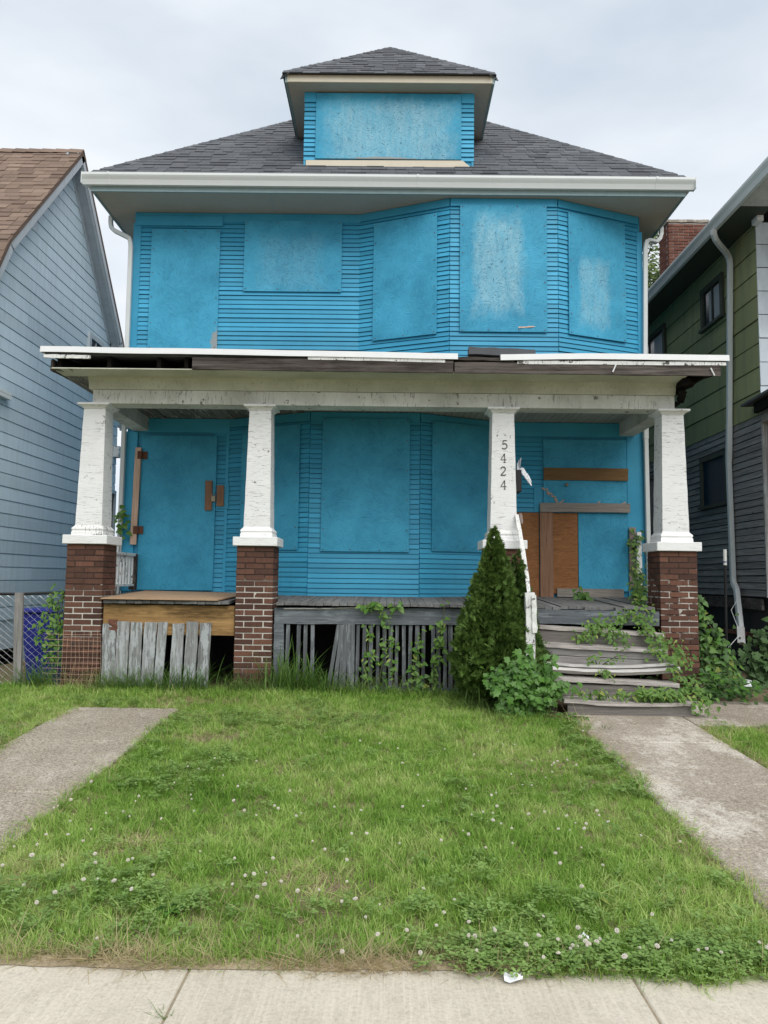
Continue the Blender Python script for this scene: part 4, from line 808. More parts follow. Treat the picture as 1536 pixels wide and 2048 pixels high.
B().extrude([(EX0+.005-d, 9.25, 6.815+z) for d, z in gp], (0, 13.2, 0)).part('gutter', MAT['downg'], rh, label='grey gutter along the alley eave of the green house')
downspout([(4.78, 11.0, 6.83), (4.78, 11.0, 6.76), (4.82, 11.04, 6.70), (4.93, 11.15, 6.66), (5.10, 11.32, 6.62), (5.18, 11.40, 6.57), (5.205, 11.43, 6.48), (5.21, 11.62, 4.0)], MAT['downg'], rh, .05)
downspout([(5.21, 11.62, 4.03), (5.215, 11.68, 3.45)], MAT['downg'], rh, .054)
downspout([(5.212, 11.68, 3.48), (5.215, 11.64, 1.66), (5.21, 11.62, 1.60), (5.19, 11.48, 1.50), (5.10, 11.18, .95)], MAT['downg'], rh, .050)
B().tube([(5.10, 11.18, .97), (5.06, 11.08, .74)], .055, 4).part('downspout_shoe', MAT['peel'], rh)
side_window(rh, RX-.028, -1, 11.80, 12.64, 5.84, 6.52, MAT['winf'], MAT['glass'], .09, [(.1, .42), (.55, .70)], 1)
side_window(rh, RX-.028, -1, 14.35, 16.9, 5.55, 6.56, MAT['winf'], MAT['glass'], .09, [(.02, .22), (.6, .8)], 2)
side_window(rh, RX-.022, -1, 11.83, 12.84, 2.86, 3.68, MAT['winf'], MAT['screen'], .08, None, 0)
side_window(rh, RX-.022, -1, 15.0, 16.2, 2.6, 3.72, MAT['winf'], MAT['screen'], .08, None, 0)
B().box(RX-.03, RX-.026, 12.28, 12.36, 3.56, 3.60).part('window_label', MAT['paper'], rh)
B().rough((RX-.01, 15.5, 1.32), (RX-.01, 10.9, 1.30), (.03, 0, 0), (0, 0, .16), 8, .008, seed=6).part('sill_beam', MAT['darkplank'], rh)
for i in range(9):  # loose bricks in the broken foundation
    B().box(RX+.0, RX+.10, 11.2+.22*i, 11.41+.22*i, .82+.003*(i % 3), .88).part('foundation_brick', MAT['chim'], rh, bevel=.004)
# porch roof of the right house
B().hexa([(5.08, 8.4, 4.24), (9, 8.4, 4.24), (9, 10.72, 4.24), (5.08, 10.95, 4.14), (5.08, 8.4, 4.275), (9, 8.4, 4.275), (9, 10.72, 4.275), (5.08, 10.95, 4.175)]).part('porch_roof', MAT['tar'], rh)
B().hexa([(5.16, 8.4, 4.08), (5.22, 8.4, 4.08), (5.22, 10.72, 4.0), (5.16, 10.72, 4.0), (5.16, 8.4, 4.235), (5.22, 8.4, 4.235), (5.22, 10.72, 4.15), (5.16, 10.72, 4.15)]).part('porch_fascia', MAT['dark'], rh)
B().box(5.25, 5.42, 8.5, 10.70, 3.86, 4.05).part('porch_beam', MAT['greyb'], rh)
# chimney
ch = B().box(5.988, 6.812, 16.012, 16.6, 7.2, 9.36).part('chimney', mortar_mat('chimney_mortar', 0, 20, .9, (.42, .38, .34), (.30, .26, .23)), rh)
cbm = [B().box(-.1065, .1065, -.05, .05, -.0275, .0275).mesh('brick', MAT['chim'], .005) for _ in range(1)]
rr = random.Random(77)
for i in range(22):
    z = 7.90+i*.0665; off = (i % 2)*.112; x = 5.975
    while x < 6.82:
        w = .2125 if not (x == 5.975 and off) else .1
        x1 = min(x+w, 6.825)
        if x1-x > .03:
            m_ = Matrix.Translation(((x+x1)/2, 16.05+rr.uniform(-.005, .004), z)) @ Matrix.Diagonal(((x1-x)/.213, 1, 1, 1)); link('brick', cbm[0], ch, m_)
        x = x1+.011
    for j in range(2):
        m_ = Matrix.Translation((6.025, 16.22+.224*j+off*.5, z)) @ Matrix.Rotation(math.pi/2, 4, 'Z'); link('brick', cbm[0], ch, m_)
B().rough((5.95, 16.2, 9.395), (6.86, 16.2, 9.40), (0, .42, 0), (0, 0, .055), 8, .008, seed=3).part('chimney_cap', MAT['path'], ch)
for x0, x1 in ((6.02, 6.30), (6.38, 6.66)): B().rough((x0, 16.25, 9.455), (x1, 16.25, 9.455), (0, .24, 0), (0, 0, .06), 4, .008, seed=int(x0*9)).part('flue_tile', MAT['tanv'], ch)

# ------------------------------------------------------------------ fence and small things
fence = thing('chain_link_fence', 'chain-link fence with a grey wooden post left of the porch', 'fence', (-4.36, 9.1, .25))
B().rough((-4.36, 9.08, 1.375), (-4.325, 9.08, .12), (.092, 0, 0), (0, .04, 0), 9, .004, seed=7).part('fence_post', MAT['postw'], fence)
w_ = B(); zt, zb = 1.345, .30; dz = .040; nx = .048; ph = 0
def fz(x, z): return x + (.10*(1.35-z) if x < -4.36 else -.02*(1.35-z))
x = -5.75
while x < -3.80:
    pts = []; n_ = int((zt-zb)/dz)
    for j in range(n_+1):
        z = zt - j*dz; pts.append((fz(x, z) + (nx/2 if (j+ph) % 2 else -nx/2)*1.0, 9.13 + (.004 if j % 2 else -.004), z))
    w_.tube(pts, .0026, 3); x += nx; ph += 1
w_.part('chain_link', MAT['wire'], fence, kind='stuff')
B().tube([(-5.8, 9.14, 1.352), (-4.4, 9.14, 1.362), (-3.80, 9.14, 1.385)], .017, 8).part('top_rail', MAT['iron'], fence)
B().tube([(-5.80, 9.14, .1), (-5.80, 9.14, 1.40)], .03, 8).part('fence_post', MAT['downg'], fence)
wm = B()
for i in range(11): wm.tube([(-3.83+.05*i, 8.975+.004*math.sin(i*3), .28), (-3.825+.05*i+.004*math.sin(i*5), 8.985, .6), (-3.83+.05*i+.01*math.sin(i), 8.975, .92 + .06*math.sin(i*2.2))], .0016, 3)
for j in range(10): wm.tube([(-4.0, 8.98, .32+.065*j+.01*math.sin(j)), (-3.6, 8.972, .318+.065*j), (-3.33, 8.985, .32+.065*j+.01*math.cos(j*2))], .0016, 3)
o = wm.part('wire_mesh', MAT['tanv']); o['label'] = 'thin rusted wire netting hanging against the leftmost brick pier'; o['category'] = 'wire netting'
bb = thing('plastic_bin', 'bright blue plastic bin behind the chain-link fence', 'bin', (-4.2, 9.75, .28))
B().hexa([(-4.42, 9.5, .26), (-3.95, 9.5, .26), (-3.95, 9.95, .26), (-4.42, 9.95, .26), (-4.52, 9.45, 1.12), (-3.86, 9.45, 1.12), (-3.86, 10.0, 1.12), (-4.52, 10.0, 1.12)]).part('bin_body', MAT['bluebin'], bb, bevel=.02)
B().box(-4.55, -3.83, 9.42, 10.03, 1.121, 1.175).part('bin_lid', MAT['bluebin'], bb, bevel=.015)
st = thing('marker_stake', 'black stake with a white top in the alley beside the green house', 'stake', (4.6, 10.5, .3))
B().tube([(4.585, 10.5, .2), (4.60, 10.5, 1.86)], .019, 8).part('stake_shaft', MAT['iron'], st); B().tube([(4.60, 10.5, 1.84), (4.602, 10.5, 2.055)], .024, 10).part('stake_cap', MAT['whitepole'], st)
B().tube([(4.60+.028*math.cos(a*2), 10.5+.028*math.sin(a*2), 1.87+.004*a) for a in np.linspace(0, 6.3, 14)], .003, 4).part('string_tie', MAT['bluebin'], st)
cbv = B().tube([(4.98, 11.0, 1.36), (4.80, 10.8, 1.22), (4.86, 10.75, 1.0), (4.84, 10.7, .86), (4.66, 10.6, .72)], .005, 5).part('loose_cable', MAT['downg']); cbv['label'] = 'thin grey cable dangling beside the black stake'; cbv['category'] = 'cable'
sheet = B().hexa([(-3.34, 8.93, 1.322), (-1.98, 8.955, 1.318), (-1.82, 10.2, 1.372), (-3.30, 10.45, 1.384), (-3.34, 8.93, 1.336), (-1.98, 8.955, 1.332), (-1.82, 10.2, 1.386), (-3.30, 10.45, 1.398)]).part('plywood_sheet', MAT['plyfloor']); sheet['label'] = 'tan plywood sheet lying on the porch floor before the left door'; sheet['category'] = 'plywood'
def paper(name, label, loc, sx, sy, seed, cat='litter', up=0.):
    r = random.Random(seed); b = B(); n_ = 4; vs = []
    for j in range(n_+1):
        for i in range(n_+1): vs.append((loc[0]+(i/n_-.5)*sx*(1-.3*r.random()), loc[1]+(j/n_-.5)*sy*(1-.3*r.random()), loc[2]+r.uniform(0, .028)+up*j/n_))
    b.add(vs, [(j*5+i, j*5+i+1, j*5+6+i, j*5+5+i) for j in range(4) for i in range(4)]); o = b.part(name, MAT['paper']); o['label'] = label; o['category'] = cat; return o
paper('litter_paper', 'crumpled white paper on the sidewalk edge beside the clover', (.52, 3.21, .006), .085, .055, 3)
paper('litter_paper', 'small white scrap lying in the lawn near the sidewalk', (.87, 3.47, .055), .045, .04, 4)
paper('litter_bag', 'white plastic bag on the ground in the shaded alley', (4.42, 9.75, .30), .36, .2, 6, 'litter', .06)
ml = B()
for j, (dx, dz) in enumerate(((0, .05), (.012, .09), (.03, .12))): ml.rough((1.53+dx, 9.15+.02*j, 2.85), (1.545+dx*1.4, 9.16+.02*j, 2.98+dz*.7), (.003, .10, 0), (.003, 0, 0), 3, .004, seed=j)
o = ml.part('mail', MAT['paper']); o['label'] = 'white envelopes sticking out of the mailbox on the numbered column'; o['category'] = 'mail'
b = B(); r_ = random.Random(12)
for i in range(7): b.rough((1.585+.01*i, 9.14, 2.93-.012*i), (1.62+.012*i, 9.16, 2.90-.02*i), (.0, .06, .03), (.02, 0, .03), 3, .012, seed=i)
o = b.part('crumpled_paper', MAT['paper']); o['label'] = 'crumpled white paper hanging from the mailbox'; o['category'] = 'litter'

# ------------------------------------------------------------------ leaves and plants
def leaf_mesh(name, outline, mat, fold=.12, droop=.18):
    """outline: half outline (x, y) from the stalk to the tip, mirrored; a folded, drooping blade with its stalk at the origin"""
    b = B(); n = len(outline); mid = [(0, y, -droop*y*y) for x, y in outline]
    L_ = [(-x, y, fold*abs(x)-droop*y*y) for x, y in outline]; R_ = [(x, y, fold*abs(x)-droop*y*y) for x, y in outline]
    vs = mid+L_+R_; fs = []
    for i in range(n-1): fs += [(i, i+1, n+i+1, n+i), (i+1, i, 2*n+i, 2*n+i+1)]
    me = bpy.data.meshes.new(name); me.from_pydata(vs, [], fs); me.materials.append(mat)
    for p in me.polygons: p.use_smooth = True
    return me
HEART = [(0, .04), (.30, -.02), (.40, .22), (.30, .52), (.14, .80), (0, 1.)]
LOBED = [(0, .05), (.26, -.10), (.52, .12), (.36, .34), (.48, .62), (.20, .70), (0, 1.05)]
LANCE = [(0, 0), (.12, .15), (.19, .4), (.14, .7), (0, 1.)]
OVAL = [(0, 0), (.25, .2), (.30, .5), (.2, .82), (0, 1.)]
LM = {k: leaf_mesh('leaf', o_, MAT[m_]) for k, (o_, m_) in dict(vine=(HEART, 'vine'), bush=(LOBED, 'bush'), bush2=(HEART, 'bush'), lance=(LANCE, 'vine'), dark=(HEART, 'darkbush'), dark2=(LOBED, 'darkbush'), oval=(OVAL, 'tree'), darkl=(LANCE, 'darkbush'), oldvine=(HEART, 'bush')).items()}
def leaf_matrix(p, out, size, r):
    """leaf whose face looks along `out` (plus some sky), tip hanging down and away"""
    n = (Vector(out).normalized() + Vector((r.uniform(-.6, .6), r.uniform(-.6, .6), r.uniform(.1, .9)))).normalized()
    t = Vector((r.uniform(-.8, .8), r.uniform(-.5, .5), r.uniform(-1., .2))) + Vector(out)*.25
    t = (t - n*t.dot(n)).normalized(); s = t.cross(n)
    m = Matrix((s*size*r.uniform(.8, 1.1), t*size, n*size)).transposed().to_4x4(); m.translation = p; return m
def plant(name, label, cat, stems, n, mesh_keys, size, spread, out, seed, loc=None, rad=.006, keep=300, group=None, stemmat='stem'):
    """stems: list of point lists; n leaves spread over them, `spread` = (x, y, z) scatter; leaves are parts"""
    r = random.Random(seed); loc = loc or stems[0][0]; root = thing(name, label, cat, loc, group)
    sb = B()
    for s_ in stems: sb.tube(s_, [rad*(1-.7*i/(len(s_)-1)) for i in range(len(s_))], 5)
    sb.part('stem', MAT[stemmat], root)
    Ls = [sum((Vector(s_[i+1])-Vector(s_[i])).length for i in range(len(s_)-1)) for s_ in stems]; extra = {}
    for k in range(n):
        s_ = r.choices(stems, Ls)[0]; f = r.random()**.9*(len(s_)-1); i = min(int(f), len(s_)-2)
        p = Vector(s_[i]).lerp(Vector(s_[i+1]), f-i) + Vector((r.gauss(0, spread[0]), r.gauss(0, spread[1]), r.gauss(0, spread[2])))
        mk = r.choice(mesh_keys); m = leaf_matrix(p, out, size*r.uniform(.55, 1.25), r)
        if k < keep: link('leaf', LM[mk], root, m)
        else:
            me = LM[mk]; eb = extra.setdefault(mk, B()); eb.add([m @ v.co for v in me.vertices], [tuple(q.vertices) for q in me.polygons])
    for mk, eb in extra.items(): eb.part('leaves', LM[mk].materials[0], root, kind='stuff')
    return root
FRONT = (0, -1, .25)
# bush at the foot of the handrail
r_ = random.Random(41); st_ = []
for i in range(26):
    a = r_.uniform(0, 6.28); q = r_.uniform(.1, 1.); top = (1.36+.40*q*math.cos(a), 7.98+.26*q*math.sin(a), .30+r_.uniform(.12, .50)*(1.15-.35*q))
    st_.append([(1.36+.1*math.cos(a), 8.0+.08*math.sin(a), .24), (1.36+.25*q*math.cos(a), 7.98+.15*q*math.sin(a), lerp(.24, top[2], .7)), top])
for x1, z1 in ((1.42, .90), (1.33, .86), (1.62, .80), (1.78, .62)): st_.append([(1.38, 8.0, .3), (x1-.04, 7.95, z1*.75), (x1, 7.92, z1-.03)])
plant('leafy_bush', 'bright green bush with lobed leaves at the foot of the broken handrail', 'bush', st_, 1350, ['bush', 'bush', 'bush2'], .072, (.055, .05, .045), FRONT, 42, (1.36, 8.0, .25), keep=280)
# trailing sprig on the concrete
plant('ivy_sprig', 'trailing ivy sprig on the concrete below the bottom step', 'vine', [[(1.6, 7.85, .30), (1.85, 7.72, .27), (2.02, 7.66, .265)], [(1.85, 7.72, .27), (1.95, 7.6, .265)]], 22, ['bush2'], .05, (.02, .02, .01), (0, -.5, 1), 43)
# vine up the stick by the right door
plant('climbing_vine', 'vine heaped against the grey stick at the right end of the porch', 'vine', [[(3.30, 10.2, 1.36), (3.38, 10.5, 1.7), (3.46, 10.72, 2.1), (3.47, 10.74, 2.3)], [(3.2, 9.9, 1.34), (3.34, 10.3, 1.6), (3.42, 10.6, 1.85)], [(3.1, 9.6, 1.33), (3.2, 9.9, 1.5), (3.36, 10.2, 1.62)], [(3.0, 9.3, 1.32), (3.15, 9.5, 1.42), (3.25, 9.8, 1.45)]], 330, ['lance', 'darkl', 'vine', 'darkl'], .075, (.05, .07, .05), FRONT, 44, keep=240)
# vines over the right end of the steps
plant('step_vine', 'vine spilling down the right-hand end of the front steps', 'vine', [[(3.05, 9.1, 1.32), (2.98, 8.95, 1.22), (2.9, 8.75, 1.08), (2.98, 8.6, .95), (2.95, 8.42, .80), (2.98, 8.2, .72)], [(2.9, 8.9, 1.28), (2.6, 8.85, 1.16), (2.35, 8.70, 1.10), (2.25, 8.6, 1.02)], [(2.5, 8.7, 1.09), (2.55, 8.6, .98), (2.62, 8.5, .90)], [(3.08, 8.7, 1.0), (3.18, 8.5, .85), (3.22, 8.35, .70)], [(3.0, 8.22, .72), (3.1, 8.05, .58), (3.2, 7.9, .42), (3.16, 7.82, .30)]], 700, ['vine', 'vine', 'lance'], .053, (.06, .05, .045), FRONT, 45, keep=290)
plant('step_sprig', 'small sprig rooted behind the second tread from the top', 'weed', [[(2.12, 8.68, .92), (2.1, 8.62, 1.0), (2.06, 8.58, 1.05)], [(2.14, 8.68, .92), (2.18, 8.62, .98), (2.2, 8.58, 1.02)]], 30, ['lance', 'vine'], .055, (.03, .02, .03), FRONT, 46)
plant('step_weed', 'thin weeds growing across the pale warped step', 'weed', [[(2.28, 8.42, .68), (2.22, 8.3, .78), (2.12, 8.2, .82)], [(2.3, 8.4, .68), (2.42, 8.25, .80), (2.55, 8.2, .84)], [(2.3, 8.3, .66), (2.3, 8.14, .66), (2.32, 8.1, .58)], [(2.26, 8.3, .66), (2.24, 8.1, .62)]], 80, ['lance', 'lance', 'vine'], .055, (.03, .02, .025), FRONT, 47)
plant('step_weed', 'dense tuft of narrow-leaved weeds on the lowest tread', 'weed', [[(2.62+.05*i, 7.98, .41), (2.58+.06*i, 7.93, .46), (2.55+.07*i, 7.88, .50)] for i in range(7)], 290, ['lance', 'lance', 'lance'], .075, (.05, .03, .028), FRONT, 48)
plant('step_weed', 'sparse weeds at the left of the lowest tread', 'weed', [[(2.0+.09*i, 7.98, .41), (1.98+.09*i, 7.93, .46), (1.96+.1*i, 7.88, .49)] for i in range(6)], 75, ['lance', 'vine'], .055, (.04, .02, .022), FRONT, 49)
plant('porch_seedling', 'lone seedling on the porch boards before the right door', 'weed', [[(2.58, 10.3, 1.35), (2.57, 10.28, 1.43), (2.55, 10.26, 1.50)], [(2.58, 10.3, 1.35), (2.66, 10.28, 1.40)]], 34, ['bush2', 'vine'], .075, (.05, .03, .03), FRONT, 50)
# vine hanging right of the fourth pier
plant('drooping_vine', 'vine arching down beside the right brick pier', 'vine', [[(3.64, 9.3, 1.40), (3.78, 9.25, 1.22), (3.90, 9.2, .98), (3.98, 9.15, .72), (4.06, 9.1, .45), (4.12, 9.0, .30)], [(3.64, 9.3, 1.3), (3.74, 9.25, 1.0), (3.84, 9.2, .7), (3.92, 9.1, .4)], [(3.64, 9.3, 1.1), (3.72, 9.25, .8), (3.78, 9.2, .45)]], 430, ['vine', 'oldvine', 'dark'], .08, (.045, .05, .06), FRONT, 51, keep=240)
r_ = random.Random(52)
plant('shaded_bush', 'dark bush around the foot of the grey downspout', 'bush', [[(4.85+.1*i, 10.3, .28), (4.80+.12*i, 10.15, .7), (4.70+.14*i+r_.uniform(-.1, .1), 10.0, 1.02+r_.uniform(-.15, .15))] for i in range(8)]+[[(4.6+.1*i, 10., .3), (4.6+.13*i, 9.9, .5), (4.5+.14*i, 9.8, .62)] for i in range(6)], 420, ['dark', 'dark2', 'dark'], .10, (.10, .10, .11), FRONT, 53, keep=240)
# ground cover between steps and alley (nobody could count it)
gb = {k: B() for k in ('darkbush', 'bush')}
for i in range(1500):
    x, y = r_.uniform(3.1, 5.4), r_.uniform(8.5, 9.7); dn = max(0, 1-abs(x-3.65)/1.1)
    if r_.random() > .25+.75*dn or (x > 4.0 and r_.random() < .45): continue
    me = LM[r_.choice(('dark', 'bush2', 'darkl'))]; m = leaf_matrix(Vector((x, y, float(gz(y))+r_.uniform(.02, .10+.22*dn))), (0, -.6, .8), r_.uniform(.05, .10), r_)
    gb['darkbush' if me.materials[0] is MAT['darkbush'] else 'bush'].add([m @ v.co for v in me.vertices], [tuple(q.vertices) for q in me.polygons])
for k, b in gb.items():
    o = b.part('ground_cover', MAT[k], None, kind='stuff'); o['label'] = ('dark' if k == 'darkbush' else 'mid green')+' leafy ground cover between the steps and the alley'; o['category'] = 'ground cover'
# vines on the slats
plant('slat_vine', 'vine climbing the grey slats to the right of the leaning ones', 'vine', [[(-.28, 8.99, .3), (-.25, 8.99, .6), (-.22, 8.985, .9), (-.20, 8.98, 1.08)], [(-.1, 8.99, .3), (-.05, 8.985, .7), (-.02, 8.98, 1.05), (-.1, 8.96, 1.28)], [(.08, 8.99, .3), (.05, 8.985, .6), (.06, 8.98, .95)], [(-.25, 8.985, .5), (-.12, 8.98, .75), (.06, 8.98, .9)]], 110, ['vine', 'lance', 'oldvine'], .060, (.035, .015, .04), FRONT, 54)
plant('slat_vine', 'sparse vine on the slats halfway to the conifer', 'vine', [[(.28, 8.99, .3), (.30, 8.985, .6), (.34, 8.98, .95)], [(.38, 8.99, .3), (.36, 8.985, .7), (.40, 8.98, 1.0)]], 55, ['vine', 'lance', 'oldvine'], .07, (.03, .015, .04), FRONT, 55)
plant('slat_vine', 'vine hanging over the grey header left of the conifer', 'vine', [[(.66, 8.96, 1.30), (.64, 8.95, 1.15), (.60, 8.96, 1.0), (.62, 8.98, .8)], [(.52, 8.99, .3), (.56, 8.98, .6), (.62, 8.98, .85)]], 55, ['vine', 'lance'], .08, (.03, .015, .035), FRONT, 56)
plant('slat_vine', 'leafy sprigs peeping over the porch edge above the slats', 'vine', [[(-.26, 8.96, 1.24), (-.2, 8.94, 1.31), (-.1, 8.93, 1.28)], [(.06, 8.96, 1.22), (.1, 8.94, 1.30)]], 26, ['vine', 'bush2'], .085, (.04, .015, .02), FRONT, 57)
# vine over the fence
plant('fence_vine', 'vine hanging over the chain-link fence in front of the blue bin', 'vine', [[(-3.98, 9.1, 1.40), (-4.0, 9.09, 1.2), (-4.06, 9.08, 1.0), (-4.07, 9.08, .8)], [(-3.85, 9.1, 1.38), (-3.86, 9.09, 1.1), (-3.88, 9.08, .8), (-3.9, 9.08, .5)], [(-3.9, 9.1, 1.3), (-3.95, 9.09, .9), (-4.0, 9.08, .6)]], 290, ['vine', 'lance', 'oldvine'], .058, (.05, .02, .06), FRONT, 58)
plant('corner_vine', 'small vine on the left corner of the blue house beside the hinge board', 'vine', [[(-3.82, 10.75, 1.2), (-3.78, 10.74, 2.1), (-3.74, 10.72, 2.35), (-3.72, 10.7, 2.55)]], 36, ['vine', 'bush2'], .09, (.05, .02, .0), FRONT, 59)

# conifer: sprays over a lumpy cone
def conifer(label, cones, seed):
    r = np.random.default_rng(seed); root = thing('conifer_shrub', label, 'conifer', (cones[0][0], cones[0][1], .3))
    B().tube([(cones[0][0], cones[0][1], .2), (cones[0][0], cones[0][1], 1.2)], [.04, .02], 7).part('trunk', MAT['bark'], root)
    for (cx, cy, z0, z1, R_, n) in cones:
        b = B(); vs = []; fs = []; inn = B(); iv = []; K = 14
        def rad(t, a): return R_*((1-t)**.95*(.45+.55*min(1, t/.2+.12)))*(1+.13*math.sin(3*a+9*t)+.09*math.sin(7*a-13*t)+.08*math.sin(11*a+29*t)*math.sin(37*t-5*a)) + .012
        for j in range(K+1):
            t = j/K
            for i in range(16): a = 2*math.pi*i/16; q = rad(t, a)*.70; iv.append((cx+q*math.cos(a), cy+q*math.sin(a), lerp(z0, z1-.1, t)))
        inn.add(iv, [(j*16+i, j*16+(i+1) % 16, (j+1)*16+(i+1) % 16, (j+1)*16+i) for j in range(K) for i in range(16)]).part('shade_core', MAT['arbin'], root, kind='stuff')  # dark cone standing for inner branches, added to block light
        for k in range(n):
            t = 1-math.sqrt(r.random()) if r.random() < .85 else r.random(); a = r.uniform(0, 2*math.pi)
            if math.sin(a) > .5 and r.random() < .7: continue
            gap = math.sin(13*a+17*t+2*math.sin(41*t))*math.sin(53*t-9*a)
            if gap < -.25 and r.random() < .7: continue
            q = rad(t, a)*(r.uniform(.72, 1.06)+.10*gap); p = np.array((cx+q*math.cos(a), cy+q*math.sin(a), lerp(z0, z1, t)+r.normal(0, .012)))
            o_ = np.array((math.cos(a), math.sin(a), 0)); up = np.array((0, 0, 1.))
            d = o_*r.uniform(.35, 1.0) + up*r.uniform(.15, .95) + r.normal(0, .28, 3); d /= np.linalg.norm(d)
            s_ = np.cross(d, r.normal(0, 1, 3)); s_ /= np.linalg.norm(s_); L_ = r.uniform(.05, .10)*(1-.35*t)
            for f in (-.9, -.45, 0, .45, .9):   # a small fan of scale-leaf twigs
                e_ = d*math.cos(f)+s_*math.sin(f); w_ = np.cross(e_, np.cross(d, s_))*.0075; l_ = L_*(1-.3*abs(f)); i0 = len(vs); bs = p + d*L_*.15*abs(f)
                vs += [bs-w_*.6, bs+e_*l_*.55-w_, bs+e_*l_, bs+e_*l_*.55+w_]; fs.append((i0, i0+1, i0+2, i0+3))
        b.v = [tuple(v) for v in vs]; b.f = fs
        me = bpy.data.meshes.new('crown'); me.from_pydata(b.v, [], b.f); me.materials.append(MAT['arb']); link('crown', me, root)
    return root
conifer('dark green pointed conifer shrub in front of the numbered column', [(1.165, 8.46, .34, 2.14, .50, 17000), (1.44, 8.56, .4, 1.90, .30, 5500)], 61)

# background tree above the green house
tr = thing('tree', 'leafy tree behind the brick chimney, seen in the gap between the houses', 'tree', (8.3, 25, 0))
B().tube([(8.3, 25, 0), (8.35, 25, 4), (8.25, 25, 8), (8.2, 25, 11.6)], [.28, .22, .15, .05], 8).part('trunk', MAT['bark'], tr)
r_ = random.Random(66); lb = B(); bb_ = B()
cl = [(8.25+1.55*q*math.cos(a), 25+2.0*q*math.sin(a), 9.7+2.9*h) for q, a, h in [(r_.random()**.5, r_.uniform(0, 6.28), r_.uniform(-1, 1)) for _ in range(125)]]
cl = [c_ for c_ in cl if ((c_[0]-8.25)/1.6)**2+((c_[2]-9.7)/3.0)**2 < 1.05]
for c_ in cl:
    bb_.tube([(8.25, 25, c_[2]-1.2), ((8.25+c_[0])/2, (25+c_[1])/2, c_[2]-.4), c_], [.05, .03, .01], 5)
    for k in range(150):
        p = Vector(c_)+Vector((r_.gauss(0, .30), r_.gauss(0, .30), r_.gauss(0, .24))); m = leaf_matrix(p, (0, -.5, .6), r_.uniform(.12, .22), r_)
        lb.add([m @ v.co for v in LM['oval'].vertices], [tuple(q.vertices) for q in LM['oval'].polygons])
lb.part('crown', MAT['tree'], tr); bb_.part('limb', MAT['bark'], tr)

# ------------------------------------------------------------------ grass (real blades, instanced in tufts)
def tuft(n, h, rad, w, lean, seed, segs=3, fl=.0):
    r = np.random.default_rng(seed); vs = []; fs = []
    for k in range(n):
        a = r.uniform(0, 2*math.pi); q = rad*math.sqrt(r.random()); bx, by = q*math.cos(a), q*math.sin(a); da = a + r.normal(0, .9) if q > rad*.3 else r.uniform(0, 6.28)
        H_ = h*r.uniform(.45, 1.1); ln = lean*r.uniform(.2, 1.3); ww = w*r.uniform(.7, 1.2); sx, sy = -math.sin(da)*ww/2, math.cos(da)*ww/2; i0 = len(vs); cur = r.uniform(.4, 1.4)
        for j in range(segs):
            t = j/segs; o_ = ln*H_*(t*.4+cur*t*t); z = H_*(t - .32*ln*t*t); k_ = 1-.55*t
            vs += [(bx+math.cos(da)*o_-sx*k_, by+math.sin(da)*o_-sy*k_, z), (bx+math.cos(da)*o_+sx*k_, by+math.sin(da)*o_+sy*k_, z)]
        o_ = ln*H_*(.4+cur); vs.append((bx+math.cos(da)*o_, by+math.sin(da)*o_, H_*(1-.32*ln)))
        for j in range(segs-1): fs.append((i0+2*j, i0+2*j+1, i0+2*j+3, i0+2*j+2))
        fs.append((i0+2*segs-2, i0+2*segs-1, i0+2*segs))
    return vs, fs
def clover_tuft(n, rad, seed):
    r = np.random.default_rng(seed); vs = []; fs = []
    for k in range(n):
        a = r.uniform(0, 6.28); q = rad*math.sqrt(r.random()); c_ = np.array((q*math.cos(a), q*math.sin(a), r.uniform(.022, .06))); tl = r.normal(0, .22, 2); s_ = r.uniform(.009, .014)
        for j in range(3):
            b_ = a+j*2.094; d = np.array((math.cos(b_), math.sin(b_), tl[0]*math.cos(b_)+tl[1]*math.sin(b_)+.1)); e_ = np.array((-math.sin(b_), math.cos(b_), 0)); i0 = len(vs)
            vs += [c_, c_+d*s_*.7+e_*s_*.55, c_+d*s_*1.25+e_*s_*.3, c_+d*s_*1.25-e_*s_*.3, c_+d*s_*.7-e_*s_*.55]; fs.append(tuple(range(i0, i0+5)))
    return vs, fs
